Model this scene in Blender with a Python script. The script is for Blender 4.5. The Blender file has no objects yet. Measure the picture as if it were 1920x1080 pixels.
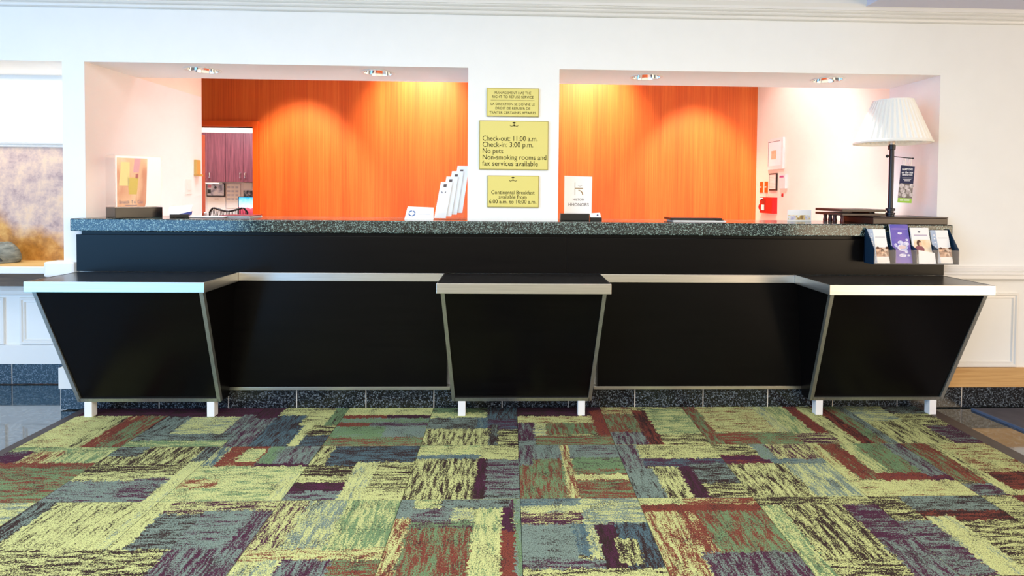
import bpy, bmesh, math, random
from mathutils import Matrix, Vector
from statistics import NormalDist
scene = bpy.context.scene
COL = scene.collection
random.seed(7)
PI = math.pi

# ------------------------------------------------------------------ camera
def rot_cam(yaw, pitch, roll):
    B = Matrix(((1, 0, 0), (0, 0, -1), (0, 1, 0)))
    cy, sy = math.cos(yaw), math.sin(yaw)
    Ry = Matrix(((cy, 0, -sy), (0, 1, 0), (sy, 0, cy)))
    cp, sp = math.cos(pitch), math.sin(pitch)
    Rx = Matrix(((1, 0, 0), (0, cp, -sp), (0, sp, cp)))
    cr, sr = math.cos(roll), math.sin(roll)
    Rz = Matrix(((cr, -sr, 0), (sr, cr, 0), (0, 0, 1)))
    return Rz @ Rx @ Ry @ B
cam_d = bpy.data.cameras.new('camera'); cam = bpy.data.objects.new('camera', cam_d); COL.objects.link(cam)
F, CX, CY = 1043.33, 986.74, 384.23
cam_d.sensor_fit = 'HORIZONTAL'; cam_d.sensor_width = 36.0
cam_d.lens = F / 1920 * 36.0
cam_d.shift_x = (960 - CX) / 1920; cam_d.shift_y = (CY - 540) / 1920
cam_d.clip_start = 0.05
Rm = rot_cam(0.030672, 0.024638, 0.009245)
M3 = Matrix((Rm[0], -Rm[1], -Rm[2])).transposed()
cam.matrix_world = Matrix.Translation((-0.05724, -3.32936, 1.31115)) @ M3.to_4x4()
scene.camera = cam

# ------------------------------------------------------------------ world, lights, exposure
vs = scene.view_settings
vs.view_transform = 'Standard'; vs.look = 'None'; vs.exposure = 0.0; vs.gamma = 1.0; vs.use_curve_mapping = False
w = bpy.data.worlds.new('lobby_world'); scene.world = w; w.use_nodes = True
w.node_tree.nodes['Background'].inputs[0].default_value = (1.0, 0.97, 0.93, 1)
w.node_tree.nodes['Background'].inputs[1].default_value = 0.27

def area(name, loc, target, sx, sy, power, col):
    d = bpy.data.lights.new(name, 'AREA'); d.shape = 'RECTANGLE'; d.size = sx; d.size_y = sy
    d.energy = power; d.color = col
    o = bpy.data.objects.new(name, d); COL.objects.link(o); o.location = loc
    o.rotation_euler = (Vector(target) - Vector(loc)).to_track_quat('-Z', 'Y').to_euler()
    return o
def spot(name, loc, target, power, angle, blend, col, r=0.04):
    d = bpy.data.lights.new(name, 'SPOT'); d.energy = power; d.spot_size = math.radians(angle)
    d.spot_blend = blend; d.color = col; d.shadow_soft_size = r
    o = bpy.data.objects.new(name, d); COL.objects.link(o); o.location = loc
    o.rotation_euler = (Vector(target) - Vector(loc)).to_track_quat('-Z', 'Y').to_euler()
    return o
BLUE = (0.20, 0.54, 1.0); WARM = (1.0, 0.76, 0.50)
area('window_daylight', (-6.3, -5.6, 1.3), (-1.3, -3.6, 1.3), 5.0, 2.5, 300, BLUE)
area('lobby_warm_lamps', (6.3, -5.4, 1.2), (1.3, -3.6, 1.2), 4.4, 2.2, 210, WARM)
area('lobby_far_fill', (0.0, -7.2, 1.5), (0.0, 0.0, 1.2), 9.0, 2.4, 75, (1.0, 0.86, 0.66))  # added unseen fill, gives the metal bands a warm reflection
area('lobby_ceiling_light', (0.0, -2.9, 2.70), (0.0, -2.9, 0.0), 8.0, 3.0, 228, (1.0, 0.97, 0.92))
# wall washers and added fills in the raised ceiling of the back office and fluorescent of the room beyond
for nm, x, tx in (('a', -0.95, -1.0), ('b', 0.78, 0.80)):
    spot('back_room_washer_' + nm, (x, 1.75, 2.86), (tx, 2.545, 2.16), 210, 70, 0.9, (1.0, 0.84, 0.56))
for nm, x, tx in (('c', -2.2, -2.2), ('d', 1.92, 1.92)):
    spot('back_room_washer_' + nm, (x, 1.55, 2.86), (tx, 2.545, 1.22), 240, 56, 0.65, (1.0, 0.84, 0.56))
spot('back_room_washer_e', (1.75, 1.2, 2.84), (2.578, 1.6, 1.5), 66, 100, 0.7, (0.78, 0.93, 1.0))  # added fill for the right side wall, cool to offset orange bounce
spot('back_room_washer_f', (-1.75, 0.9, 2.84), (-2.547, 0.9, 1.4), 7, 100, 0.8, (0.72, 0.92, 1.0))  # same kind of added fill for the left side wall
area('back_room_fill', (0.0, 0.95, 2.84), (0.0, 0.95, 0.0), 4.2, 0.5, 66, (0.80, 0.92, 1.0)).data.spread = math.radians(80)  # added unseen fill, its bounce off the floor lifts the soffit
area('office_fluorescent', (-3.9, 4.0, 2.44), (-3.9, 4.2, 0.0), 1.2, 0.6, 62, (0.86, 0.92, 1.0))
area('alcove_light', (-3.6, 0.22, 2.02), (-3.6, 0.25, 0.0), 1.6, 0.25, 11, (1.0, 0.84, 0.68))

# ------------------------------------------------------------------ mesh helpers
class MB:
    def __init__(s): s.v = []; s.f = []
    def add(s, vs, fs):
        n = len(s.v); s.v += [tuple(p) for p in vs]; s.f += [tuple(i + n for i in f) for f in fs]; return s
    def box(s, x0, x1, y0, y1, z0, z1):
        return s.add([(x0,y0,z0),(x1,y0,z0),(x1,y1,z0),(x0,y1,z0),(x0,y0,z1),(x1,y0,z1),(x1,y1,z1),(x0,y1,z1)],
                     [(0,3,2,1),(4,5,6,7),(0,1,5,4),(1,2,6,5),(2,3,7,6),(3,0,4,7)])
    def hexa(s, b, t):           # bottom four, top four (ccw from above)
        return s.add(list(b) + list(t), [(0,3,2,1),(4,5,6,7),(0,1,5,4),(1,2,6,5),(2,3,7,6),(3,0,4,7)])
    def prism(s, poly, axis, a, b):   # polygon in the two other axes, extruded along axis
        def P(p, q):
            if axis == 'x': return (q, p[0], p[1])
            if axis == 'y': return (p[0], q, p[1])
            return (p[0], p[1], q)
        n = len(poly)
        vs = [P(p, a) for p in poly] + [P(p, b) for p in poly]
        fs = [tuple(range(n))[::-1], tuple(range(n, 2*n))] + [(i, (i+1) % n, n + (i+1) % n, n + i) for i in range(n)]
        return s.add(vs, fs)
    def lathe(s, prof, c=(0,0,0), n=32, closed=False):
        vs = []; fs = []; m = len(prof)
        for i in range(n):
            a = 2*PI*i/n
            for r, z in prof: vs.append((c[0] + r*math.cos(a), c[1] + r*math.sin(a), c[2] + z))
        for i in range(n):
            for j in range(m if closed else m - 1):
                k = (j + 1) % m
                fs.append((i*m + j, ((i+1) % n)*m + j, ((i+1) % n)*m + k, i*m + k))
        return s.add(vs, fs)
    def tube(s, pts, r, n=8, caps=True):
        pts = [Vector(p) for p in pts]; vs = []; fs = []
        rr = r if isinstance(r, (list, tuple)) else [r]*len(pts)
        up = None
        for i, p in enumerate(pts):
            d = (pts[min(i+1, len(pts)-1)] - pts[max(i-1, 0)]).normalized()
            if up is None: up = Vector((0,0,1)) if abs(d.z) < .9 else Vector((1,0,0))
            u = d.cross(up)
            if u.length < 1e-5: u = d.cross(Vector((0,1,0)))
            u.normalize(); v = d.cross(u).normalized(); up = -v if False else up
            for k in range(n):
                a = 2*PI*k/n; vs.append(p + (u*math.cos(a) + v*math.sin(a))*rr[i])
        m = len(pts)
        for i in range(m-1):
            for k in range(n): fs.append((i*n+k, i*n+(k+1) % n, (i+1)*n+(k+1) % n, (i+1)*n+k))
        if caps: fs += [tuple(range(n))[::-1], tuple(range((m-1)*n, m*n))]
        return s.add(vs, fs)
    def ellipsoid(s, c, r, nu=16, nv=10):
        vs = []; fs = []
        for j in range(nv+1):
            t = PI*j/nv
            for i in range(nu):
                a = 2*PI*i/nu
                vs.append((c[0]+r[0]*math.sin(t)*math.cos(a), c[1]+r[1]*math.sin(t)*math.sin(a), c[2]+r[2]*math.cos(t)))
        for j in range(nv):
            for i in range(nu): fs.append((j*nu+i, (j+1)*nu+i, (j+1)*nu+(i+1) % nu, j*nu+(i+1) % nu))
        return s.add(vs, fs)
    def disc(s, cx, cz, rx, rz, y, n=20, rot=0.0):   # flat ellipse facing -Y
        vs = []
        for i in range(n):
            a = 2*PI*i/n; x, z = rx*math.cos(a), rz*math.sin(a)
            vs.append((cx + x*math.cos(rot) - z*math.sin(rot), y, cz + x*math.sin(rot) + z*math.cos(rot)))
        return s.add(vs, [tuple(range(n))])
    def build(s, name, mat, parent=None, bevel=0.0, smooth=False, seg=2, shift=None):
        me = bpy.data.meshes.new(name); me.from_pydata(s.v, [], s.f); me.update()
        bm = bmesh.new(); bm.from_mesh(me)
        bmesh.ops.remove_doubles(bm, verts=bm.verts, dist=1e-6)
        if bevel:
            es = [e for e in bm.edges if len(e.link_faces) == 2 and e.calc_face_angle(0) > 0.5]
            bmesh.ops.bevel(bm, geom=es, offset=bevel, segments=seg, affect='EDGES', profile=0.6)
        bmesh.ops.recalc_face_normals(bm, faces=bm.faces)
        if shift is not None: bmesh.ops.translate(bm, verts=bm.verts, vec=-Vector(shift))
        if smooth:
            for f in bm.faces: f.smooth = True
            for e in bm.edges:
                if len(e.link_faces) == 2 and e.calc_face_angle(0) > 0.6: e.smooth = False
        bm.to_mesh(me); bm.free()
        o = bpy.data.objects.new(name, me); COL.objects.link(o)
        if mat: me.materials.append(mat)
        if parent: o.parent = parent
        return o

def tag(o, label, cat, group=None):
    o['label'] = label; o['category'] = cat
    if group: o['group'] = group
    return o
def thing(name, label, cat, loc=(0,0,0), rz=0.0, group=None):
    o = bpy.data.objects.new(name, None); COL.objects.link(o); o.location = loc; o.rotation_euler = (0,0,rz)
    o.empty_display_size = 0.05
    return tag(o, label, cat, group)
def struct(o): o['kind'] = 'structure'; return o
def part(root, name, mb, mat, bevel=0.0, smooth=False, world=True, parent=None, label=None):
    o = mb.build(name, mat, parent or root, bevel, smooth, shift=(root.location if world else None))
    if label: o['label'] = label
    return o
def bx(*a): return MB().box(*a)

def text_obj(name, body, mat, parent, x, y, z, size, width=None, align='CENTER', depth=0.0004, root=None, bold=0.0):
    cu = bpy.data.curves.new('tmp_text', 'FONT'); cu.body = body; cu.size = size; cu.align_x = align
    cu.extrude = depth; cu.offset = bold; cu.resolution_u = 3
    t = bpy.data.objects.new('tmp_text', cu); COL.objects.link(t)
    dg = bpy.context.evaluated_depsgraph_get()
    me = bpy.data.meshes.new_from_object(t.evaluated_get(dg))
    bpy.data.objects.remove(t); bpy.data.curves.remove(cu)
    xs = [v.co.x for v in me.vertices]; k = 1.0
    if width and xs: k = width / (max(xs) - min(xs))
    off = Vector(root.location) if root else Vector((0,0,0))
    for v in me.vertices:
        v.co = Vector((x + v.co.x*k, y - v.co.z, z + v.co.y)) - off
    me.materials.clear(); me.materials.append(mat)
    me.name = name
    o = bpy.data.objects.new(name, me); COL.objects.link(o); o.parent = parent
    return o

# ------------------------------------------------------------------ materials
def srgb(r, g, b):
    f = lambda c: c/12.92 if c <= .04045 else ((c+.055)/1.055)**2.4
    return (f(r), f(g), f(b), 1.0)
class NM:
    def __init__(s, name):
        s.m = bpy.data.materials.new(name); s.m.use_nodes = True; s.t = s.m.node_tree; s.n = s.t.nodes
        s.b = s.n['Principled BSDF']
    def new(s, typ, **kw):
        n = s.n.new(typ)
        for k, v in kw.items(): setattr(n, k, v)
        return n
    def link(s, a, b): s.t.links.new(a, b)
    def coords(s, scale=(1,1,1), kind='Object'):
        tc = s.new('ShaderNodeTexCoord'); mp = s.new('ShaderNodeMapping'); mp.inputs['Scale'].default_value = scale
        s.link(tc.outputs[kind], mp.inputs[0]); return mp.outputs[0]
    def noise(s, vec, scale, detail=3, rough=.55, dist=0.0):
        n = s.new('ShaderNodeTexNoise'); n.inputs['Scale'].default_value = scale; n.inputs['Detail'].default_value = detail
        n.inputs['Roughness'].default_value = rough; n.inputs['Distortion'].default_value = dist
        s.link(vec, n.inputs['Vector']); return n.outputs['Fac']
    def ramp(s, fac, stops, interp='LINEAR'):
        r = s.new('ShaderNodeValToRGB'); r.color_ramp.interpolation = interp; cr = r.color_ramp
        while len(cr.elements) < len(stops): cr.elements.new(0.5)
        for e, (p, c) in zip(cr.elements, stops): e.position = p; e.color = c
        s.link(fac, r.inputs[0]); return r.outputs[0]
    def bump(s, h, strength, dist=.01):
        b = s.new('ShaderNodeBump'); b.inputs['Strength'].default_value = strength; b.inputs['Distance'].default_value = dist
        s.link(h, b.inputs['Height']); s.link(b.outputs[0], s.b.inputs['Normal'])
    def set(s, **kw):
        for k, v in kw.items(): s.b.inputs[k].default_value = v
        return s

def paint(name, col, rough=.6, var=.03, **kw):
    a = NM(name); v = a.coords(); f = a.noise(v, 6, 4)
    c0 = tuple(x*(1-var) for x in col[:3]) + (1,); c1 = tuple(min(1, x*(1+var)) for x in col[:3]) + (1,)
    a.link(a.ramp(f, [(.3, c0), (.7, c1)]), a.b.inputs['Base Color'])
    a.set(Roughness=rough); a.set(**kw); return a.m
def glossy(name, col, rough=.3, spec=.5, **kw):
    a = NM(name); v = a.coords(); f = a.noise(v, 30, 3)
    r = a.new('ShaderNodeMapRange'); r.inputs[3].default_value = rough*.85; r.inputs[4].default_value = rough*1.15
    a.link(f, r.inputs[0]); a.link(r.outputs[0], a.b.inputs['Roughness'])
    a.set(**{'Base Color': col, 'Specular IOR Level': spec}); a.set(**kw); return a.m
def grain(name, c0, c1, scale, rough=.4, spec=.5, bump=0.0, **kw):
    a = NM(name); v = a.coords(scale); f = a.noise(v, 1.0, 5, .6, .3)
    a.link(a.ramp(f, [(.32, c0), (.68, c1)]), a.b.inputs['Base Color'])
    a.set(Roughness=rough, **{'Specular IOR Level': spec}); a.set(**kw)
    if bump: a.bump(f, bump, .002)
    return a.m
def granite(name, dark, mid, light, scale, rough=.15, spec=.5, **kw):
    a = NM(name); v = a.coords()
    vo = a.new('ShaderNodeTexVoronoi'); vo.inputs['Scale'].default_value = scale; a.link(v, vo.inputs['Vector'])
    sep = a.new('ShaderNodeSeparateColor'); a.link(vo.outputs['Color'], sep.inputs[0])
    f2 = a.noise(v, scale*1.7, 4, .7)
    m = a.new('ShaderNodeMath', operation='MULTIPLY_ADD'); m.inputs[1].default_value = .55
    a.link(sep.outputs[0], m.inputs[0])
    m2 = a.new('ShaderNodeMath', operation='MULTIPLY'); m2.inputs[1].default_value = .62; a.link(f2, m2.inputs[0])
    a.link(m2.outputs[0], m.inputs[2])
    a.link(a.ramp(m.outputs[0], [(.44, dark), (.68, mid), (.90, light)]), a.b.inputs['Base Color'])
    a.set(Roughness=rough, **{'Specular IOR Level': spec}); a.set(**kw); return a.m
def printed(name, stops, scale, seed=0.0, rough=.35):
    a = NM(name); v = a.coords(scale); mp = a.new('ShaderNodeVectorMath', operation='ADD'); mp.inputs[1].default_value = (seed, seed*1.7, seed*.3)
    a.link(v, mp.inputs[0]); f = a.noise(mp.outputs[0], 1.0, 3, .5, .4)
    a.link(a.ramp(f, stops), a.b.inputs['Base Color']); a.set(Roughness=rough); return a.m

M = {}
M['wall'] = paint('white_wall_paint', srgb(.95,.95,.94), .7, .012)
M['cream'] = paint('cream_wall_paint', srgb(.96,.92,.85), .7, .015)
M['trim'] = paint('white_trim_paint', srgb(.93,.92,.90), .4, .01)
M['ceil'] = paint('ceiling_paint', srgb(.90,.89,.90), .8, .01)
M['metal'] = grain('brushed_aluminium', srgb(.80,.79,.77), srgb(.88,.87,.85), (3,3,260), .34, .5, .03, Metallic=1.0)
M['metal_dark'] = grain('satin_edge_trim', srgb(.66,.67,.65), srgb(.74,.75,.73), (120,120,3), .5, .5, .02, Metallic=1.0)
M['chrome'] = glossy('polished_reflector', (.85,.85,.84,1), .08, .5, Metallic=1.0)
M['leg'] = glossy('white_powder_coat', srgb(.93,.93,.94), .3)
M['black'] = grain('black_stained_panel', srgb(.030,.026,.028), srgb(.050,.044,.044), (2.2,60,60), .27, .14, .012)
M['desktop'] = granite('black_speckled_top', srgb(.05,.05,.055), srgb(.09,.085,.085), srgb(.35,.35,.36), 420, .22, .5)
M['granite'] = granite('green_black_granite', srgb(.04,.06,.06), srgb(.14,.20,.20), srgb(.60,.70,.67), 210, .12, .5)
M['basegran'] = granite('blue_black_granite', srgb(.04,.045,.055), srgb(.12,.14,.17), srgb(.46,.50,.54), 170, .25, .5)
M['floor'] = granite('polished_floor_stone', srgb(.09,.11,.12), srgb(.20,.23,.24), srgb(.42,.45,.45), 90, .06, 1.0, IOR=2.5)
M['grout'] = paint('grout', srgb(.80,.77,.74), .9)
M['strip'] = glossy('vinyl_edging_strip', srgb(.24,.20,.19), .45)
M['woodbase'] = grain('honey_wood', srgb(.76,.58,.36), srgb(.86,.70,.47), (3,40,90), .35)
M['ledge'] = grain('pale_wood_ledge', srgb(.82,.66,.40), srgb(.92,.79,.54), (4,40,40), .4)
M['brass'] = glossy('brass_plate', srgb(.88,.83,.48), .42, .4)
M['brass_edge'] = glossy('brass_edge', srgb(.66,.61,.32), .4, .4)
M['ink'] = glossy('engraved_ink', srgb(.10,.08,.03), .7, .2)
M['blackpl'] = glossy('black_plastic', srgb(.06,.06,.065), .25)
M['sheenpl'] = glossy('black_plastic_blue_sheen', srgb(.10,.19,.28), .22)  # black plastic with a blue reflection put into its colour
M['darkwood'] = grain('espresso_wood', srgb(.16,.11,.10), srgb(.22,.15,.13), (4,60,60), .35)
M['redwood'] = grain('cherry_leg_wood', srgb(.34,.14,.12), srgb(.44,.20,.16), (40,40,4), .35)
M['paper'] = paint('white_paper', srgb(.97,.97,.97), .6, .005)
M['shade'] = paint('pleated_cream_fabric', srgb(.97,.96,.93), .85, .01)
M['cabinet'] = grain('cherry_cabinet', srgb(.36,.18,.22), srgb(.54,.29,.32), (55,55,3), .38)
M['rust_frame'] = paint('orange_door_paint', srgb(.93,.36,.07), .45, .03)
M['red'] = glossy('red_enamel', srgb(.86,.08,.10), .3)
M['mat_grey'] = paint('grey_mat_pile', srgb(.30,.29,.32), .95, .25)
M['mat_blue'] = paint('blue_mat_edge', srgb(.30,.36,.47), .9, .2)
M['mesh_black'] = glossy('black_chair_plastic', srgb(.07,.07,.08), .4)
# orange wall covering with fine vertical grain
a = NM('orange_wallcovering'); v = a.coords((150, 1, 1.2)); f1 = a.noise(v, 1.0, 5, .7)
v2 = a.coords((9, 1, .25)); f2 = a.noise(v2, 1.0, 3)
mx = a.new('ShaderNodeMath', operation='MULTIPLY_ADD'); mx.inputs[1].default_value = .6; a.link(f1, mx.inputs[0])
m2 = a.new('ShaderNodeMath', operation='MULTIPLY'); m2.inputs[1].default_value = .4; a.link(f2, m2.inputs[0]); a.link(m2.outputs[0], mx.inputs[2])
a.link(a.ramp(mx.outputs[0], [(.34, srgb(.80,.31,.08)), (.5, srgb(.88,.40,.13)), (.66, srgb(.93,.49,.20))]), a.b.inputs['Base Color'])
a.set(Roughness=.55); a.bump(f1, .12, .002); M['orange'] = a.m
# mottled stone-effect mural: lavender and cream above, ochre below
a = NM('mottled_stone_mural'); v = a.coords(); f1 = a.noise(v, 9, 8, .68); f2 = a.noise(v, 3.2, 3, .5)
up = a.ramp(f1, [(.30, srgb(.56,.48,.50)), (.47, srgb(.77,.67,.63)), (.60, srgb(.87,.76,.66)), (.75, srgb(.88,.73,.56))])
lo = a.ramp(f1, [(.30, srgb(.52,.34,.12)), (.48, srgb(.74,.51,.20)), (.62, srgb(.83,.63,.32)), (.78, srgb(.88,.76,.52))])
sp = a.new('ShaderNodeSeparateXYZ'); tc = a.new('ShaderNodeTexCoord'); a.link(tc.outputs['Object'], sp.inputs[0])
h = a.new('ShaderNodeMath', operation='MULTIPLY_ADD'); h.inputs[1].default_value = .42; a.link(f2, h.inputs[0]); a.link(sp.outputs[2], h.inputs[2])
h2 = a.new('ShaderNodeMath', operation='MULTIPLY_ADD'); h2.inputs[1].default_value = .45; a.link(sp.outputs[0], h2.inputs[0]); a.link(h.outputs[0], h2.inputs[2])
MURAL_T = h2
thr = a.new('ShaderNodeMapRange'); thr.inputs[1].default_value = 0.0; thr.inputs[2].default_value = 0.11; a.link(h2.outputs[0], thr.inputs[0])
mix = a.new('ShaderNodeMix', data_type='RGBA'); a.link(thr.outputs[0], mix.inputs['Factor']); a.link(lo, mix.inputs['A']); a.link(up, mix.inputs['B'])
a.link(mix.outputs['Result'], a.b.inputs['Base Color']); a.set(Roughness=.6); M['mural'] = a.m
# clear acrylic
a = NM('clear_acrylic'); tr = a.new('ShaderNodeBsdfTransparent'); tr.inputs[0].default_value = (.985,.985,.985,1)
gl = a.new('ShaderNodeBsdfGlossy'); gl.inputs['Roughness'].default_value = .05
ms = a.new('ShaderNodeMixShader'); ms.inputs[0].default_value = .016; a.link(tr.outputs[0], ms.inputs[1]); a.link(gl.outputs[0], ms.inputs[2])
a.link(ms.outputs[0], a.n['Material Output'].inputs[0]); M['acrylic'] = a.m
# carpet: patch colours come from mesh attributes, streaks and loop pile from noise
a = NM('patchwork_loop_carpet')
def att(n): x = a.new('ShaderNodeAttribute'); x.attribute_name = n; return x
ca, cb, pr = att('col_a'), att('col_b'), att('patch')
sp = a.new('ShaderNodeSeparateColor'); a.link(pr.outputs['Color'], sp.inputs[0])   # r: direction, g: threshold, b: seed
tc = a.new('ShaderNodeTexCoord')
mh = a.new('ShaderNodeMapping'); mh.inputs['Scale'].default_value = (10, 60, 1); a.link(tc.outputs['Object'], mh.inputs[0])
mv = a.new('ShaderNodeMapping'); mv.inputs['Scale'].default_value = (60, 10, 1); a.link(tc.outputs['Object'], mv.inputs[0])
mxv = a.new('ShaderNodeMix', data_type='VECTOR'); a.link(sp.outputs[0], mxv.inputs['Factor']); a.link(mh.outputs[0], mxv.inputs['A']); a.link(mv.outputs[0], mxv.inputs['B'])
sd = a.new('ShaderNodeCombineXYZ'); sm = a.new('ShaderNodeMath', operation='MULTIPLY'); sm.inputs[1].default_value = 90; a.link(sp.outputs[2], sm.inputs[0])
for i in range(3): a.link(sm.outputs[0], sd.inputs[i])
ad = a.new('ShaderNodeVectorMath', operation='ADD'); a.link(mxv.outputs['Result'], ad.inputs[0]); a.link(sd.outputs[0], ad.inputs[1])
st = a.noise(ad.outputs[0], 1.0, 6, .66, .25)
fine = a.noise(tc.outputs['Object'], 170, 2, .75)
fs = a.new('ShaderNodeMath', operation='MULTIPLY_ADD'); fs.inputs[1].default_value = .85; a.link(fine, fs.inputs[0]); a.link(st, fs.inputs[2])
sb = a.new('ShaderNodeMath', operation='SUBTRACT'); a.link(fs.outputs[0], sb.inputs[0]); a.link(sp.outputs[1], sb.inputs[1])
mr = a.new('ShaderNodeMapRange'); mr.inputs[1].default_value = .41; mr.inputs[2].default_value = .44; a.link(sb.outputs[0], mr.inputs[0])
mc = a.new('ShaderNodeMix', data_type='RGBA'); a.link(mr.outputs[0], mc.inputs['Factor']); a.link(ca.outputs['Color'], mc.inputs['A']); a.link(cb.outputs['Color'], mc.inputs['B'])
spk = a.noise(tc.outputs['Object'], 135, 2, .8); dens = a.noise(tc.outputs['Object'], 9, 3, .6)
dsum = a.new('ShaderNodeMath', operation='MULTIPLY_ADD'); dsum.inputs[1].default_value = .55; a.link(dens, dsum.inputs[0]); a.link(spk, dsum.inputs[2])
smr = a.new('ShaderNodeMapRange'); smr.inputs[1].default_value = .865; smr.inputs[2].default_value = .90; smr.inputs[4].default_value = .8; a.link(dsum.outputs[0], smr.inputs[0])
mk = a.new('ShaderNodeMix', data_type='RGBA'); a.link(smr.outputs[0], mk.inputs['Factor']); a.link(mc.outputs['Result'], mk.inputs['A']); mk.inputs['B'].default_value = srgb(.24,.20,.20)
pile = a.ramp(a.noise(tc.outputs['Object'], 260, 2, .6), [(.33, (.42,.42,.42,1)), (.62, (1.02,1.02,1.02,1))])
mm = a.new('ShaderNodeMix', data_type='RGBA', blend_type='MULTIPLY'); mm.inputs['Factor'].default_value = 1.0
a.link(mk.outputs['Result'], mm.inputs['A']); a.link(pile, mm.inputs['B']); a.link(mm.outputs['Result'], a.b.inputs['Base Color'])
a.set(Roughness=.95, **{'Specular IOR Level': .1}); a.bump(fine, .5, .004); M['carpet'] = a.m

# ------------------------------------------------------------------ structure: floor, walls, ceilings
W = 0.02          # face of the lobby wall
OPEN_Z = 2.045    # soffit height
struct(bx(-7, 7, -7.0, 0.46, -0.10, -0.006).build('floor', M['floor']))
struct(bx(-5.2, 3.2, 0.02, 5.6, -0.10, -0.007).build('floor_back_office', paint('office_floor_tile', srgb(.86,.85,.84), .6)))

def hole_plate(mb, cx, cy, z, s, r, n=32):
    # square plate with a round hole
    vs = []; fs = []
    for i in range(n):
        t = 2*PI*i/n + PI/4; c, q = math.cos(t), math.sin(t); k = s/max(abs(c), abs(q))
        vs += [(cx + r*c, cy + r*q, z), (cx + k*c, cy + k*q, z)]
    for i in range(n):
        j = (i+1) % n; fs.append((2*i, 2*i+1, 2*j+1, 2*j))
    mb.add(vs, fs)
LIGHTS = [(-1.965, .205), (-0.884, .205), (0.807, .205), (1.979, .205)]
ZT = 3.0
struct(bx(-2.675, -2.547, W, 1.26, 0, OPEN_Z).build('wall_front_left', M['wall']))
struct(bx(-0.308, 0.237, W, 0.475, 0, OPEN_Z).build('wall_pillar', M['wall']))
struct(bx(2.578, 7.0, W, 0.475, 0, OPEN_Z).build('wall_front_right', M['wall']))
struct(bx(-2.547, -0.308, W, 0.36, 0, 1.055).build('wall_low_left', M['wall']))
struct(bx(0.237, 2.578, W, 0.36, 0, 1.055).build('wall_low_right', M['wall']))
wf = MB()
# header face, back, and soffit with holes for the cans
wf.add([(-7,W,OPEN_Z),(7,W,OPEN_Z),(7,W,ZT),(-7,W,ZT)], [(0,1,2,3)])
wf.add([(-7,.475,OPEN_Z),(7,.475,OPEN_Z),(7,.475,ZT),(-7,.475,ZT)], [(3,2,1,0)])
xs = [-7.0]
for lx, ly in LIGHTS: xs += [lx - .12, lx + .12]
xs.append(7.0)
for i in range(0, len(xs), 2):
    wf.add([(xs[i],W,OPEN_Z),(xs[i+1],W,OPEN_Z),(xs[i+1],.475,OPEN_Z),(xs[i],.475,OPEN_Z)], [(3,2,1,0)])
for lx, ly in LIGHTS:
    wf.add([(lx-.12,W,OPEN_Z),(lx+.12,W,OPEN_Z),(lx+.12,ly-.12,OPEN_Z),(lx-.12,ly-.12,OPEN_Z)], [(3,2,1,0)])
    wf.add([(lx-.12,ly+.12,OPEN_Z),(lx+.12,ly+.12,OPEN_Z),(lx+.12,.475,OPEN_Z),(lx-.12,.475,OPEN_Z)], [(3,2,1,0)])
    hole_plate(wf, lx, ly, OPEN_Z, .12, .088)
struct(wf.build('wall_front', M['wall']))
# cream lining on the back-office faces of the side walls
struct(bx(2.578, 2.70, 0.475, 2.66, 0, 2.95).build('wall_right', M['cream']))
struct(bx(-2.675, -2.547, 0.475, 1.26, OPEN_Z, 2.95).build('wall_left', M['cream']))
# orange wall with the door opening
wb = MB(); wb.box(-2.70, 2.70, 2.545, 2.66, 0, 2.95); wb.box(-3.70, -2.70, 2.545, 2.66, 1.95, 2.95); wb.box(-5.2, -3.70, 2.545, 2.66, 0, 2.95)
struct(wb.build('wall_back', M['orange']))
struct(bx(-5.2, 2.7, 0.475, 2.66, 2.90, 2.98).build('ceiling_back_office', M['ceil']))
struct(bx(-5.3, -5.2, 0.475, 5.6, 0, 2.95).build('wall_left_office', M['cream']))
wo = MB(); wo.box(-5.2, -2.0, 5.33, 5.45, 0, 2.6); wo.box(-2.10, -2.0, 2.66, 5.33, 0, 2.6)
struct(wo.build('wall_back_office', paint('office_wall_paint', srgb(.93,.93,.95), .7)))
struct(bx(-5.2, -2.0, 2.66, 5.45, 2.5, 2.58).build('ceiling_office', M['ceil']))
# alcove at the left
al = MB(); al.box(-7, -2.675, 0.456, 0.475, 0, OPEN_Z)
struct(al.build('wall_alcove', M['wall']))
# lobby ceiling with lower bulkhead at the right
struct(bx(-7, 7, -7.0, 0.0, 2.78, 2.86).build('ceiling', M['ceil']))
struct(bx(2.06, 7, -7.0, -0.045, 2.432, 2.78).build('ceiling_bulkhead', paint('bulkhead_paint', srgb(.86,.85,.92), .8, .01)))
# crown moulding: beads below, flat fascia above
prof = [(W, 2.357), (.004, 2.357), (-.004, 2.362), (-.006, 2.369), (-.002, 2.376), (-.016, 2.380), (-.022, 2.387), (-.018, 2.394),
        (-.028, 2.398), (-.034, 2.404), (-.034, 2.408), (-.040, 2.409), (-.040, 2.425), (-.052, 2.445), (-.052, 2.78), (W, 2.78)]
struct(MB().prism(prof, 'x', -7, 7).build('trim_1', M['trim']))
# chair rail at the right, wrapping the wall end at the left
rp = [(W, .872), (.008, .872), (.004, .862), (-.006, .852), (-.010, .846), (-.006, .843), (-.016, .838), (-.020, .826), (-.014, .822), (-.014, .800), (.004, .786), (W, .784)]
struct(MB().prism(rp, 'x', 2.60, 7).build('trim_2', M['trim']))
struct(bx(-2.775, -2.60, -.004, .10, .782, .872).build('trim_3', M['trim'], bevel=.012))
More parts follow.
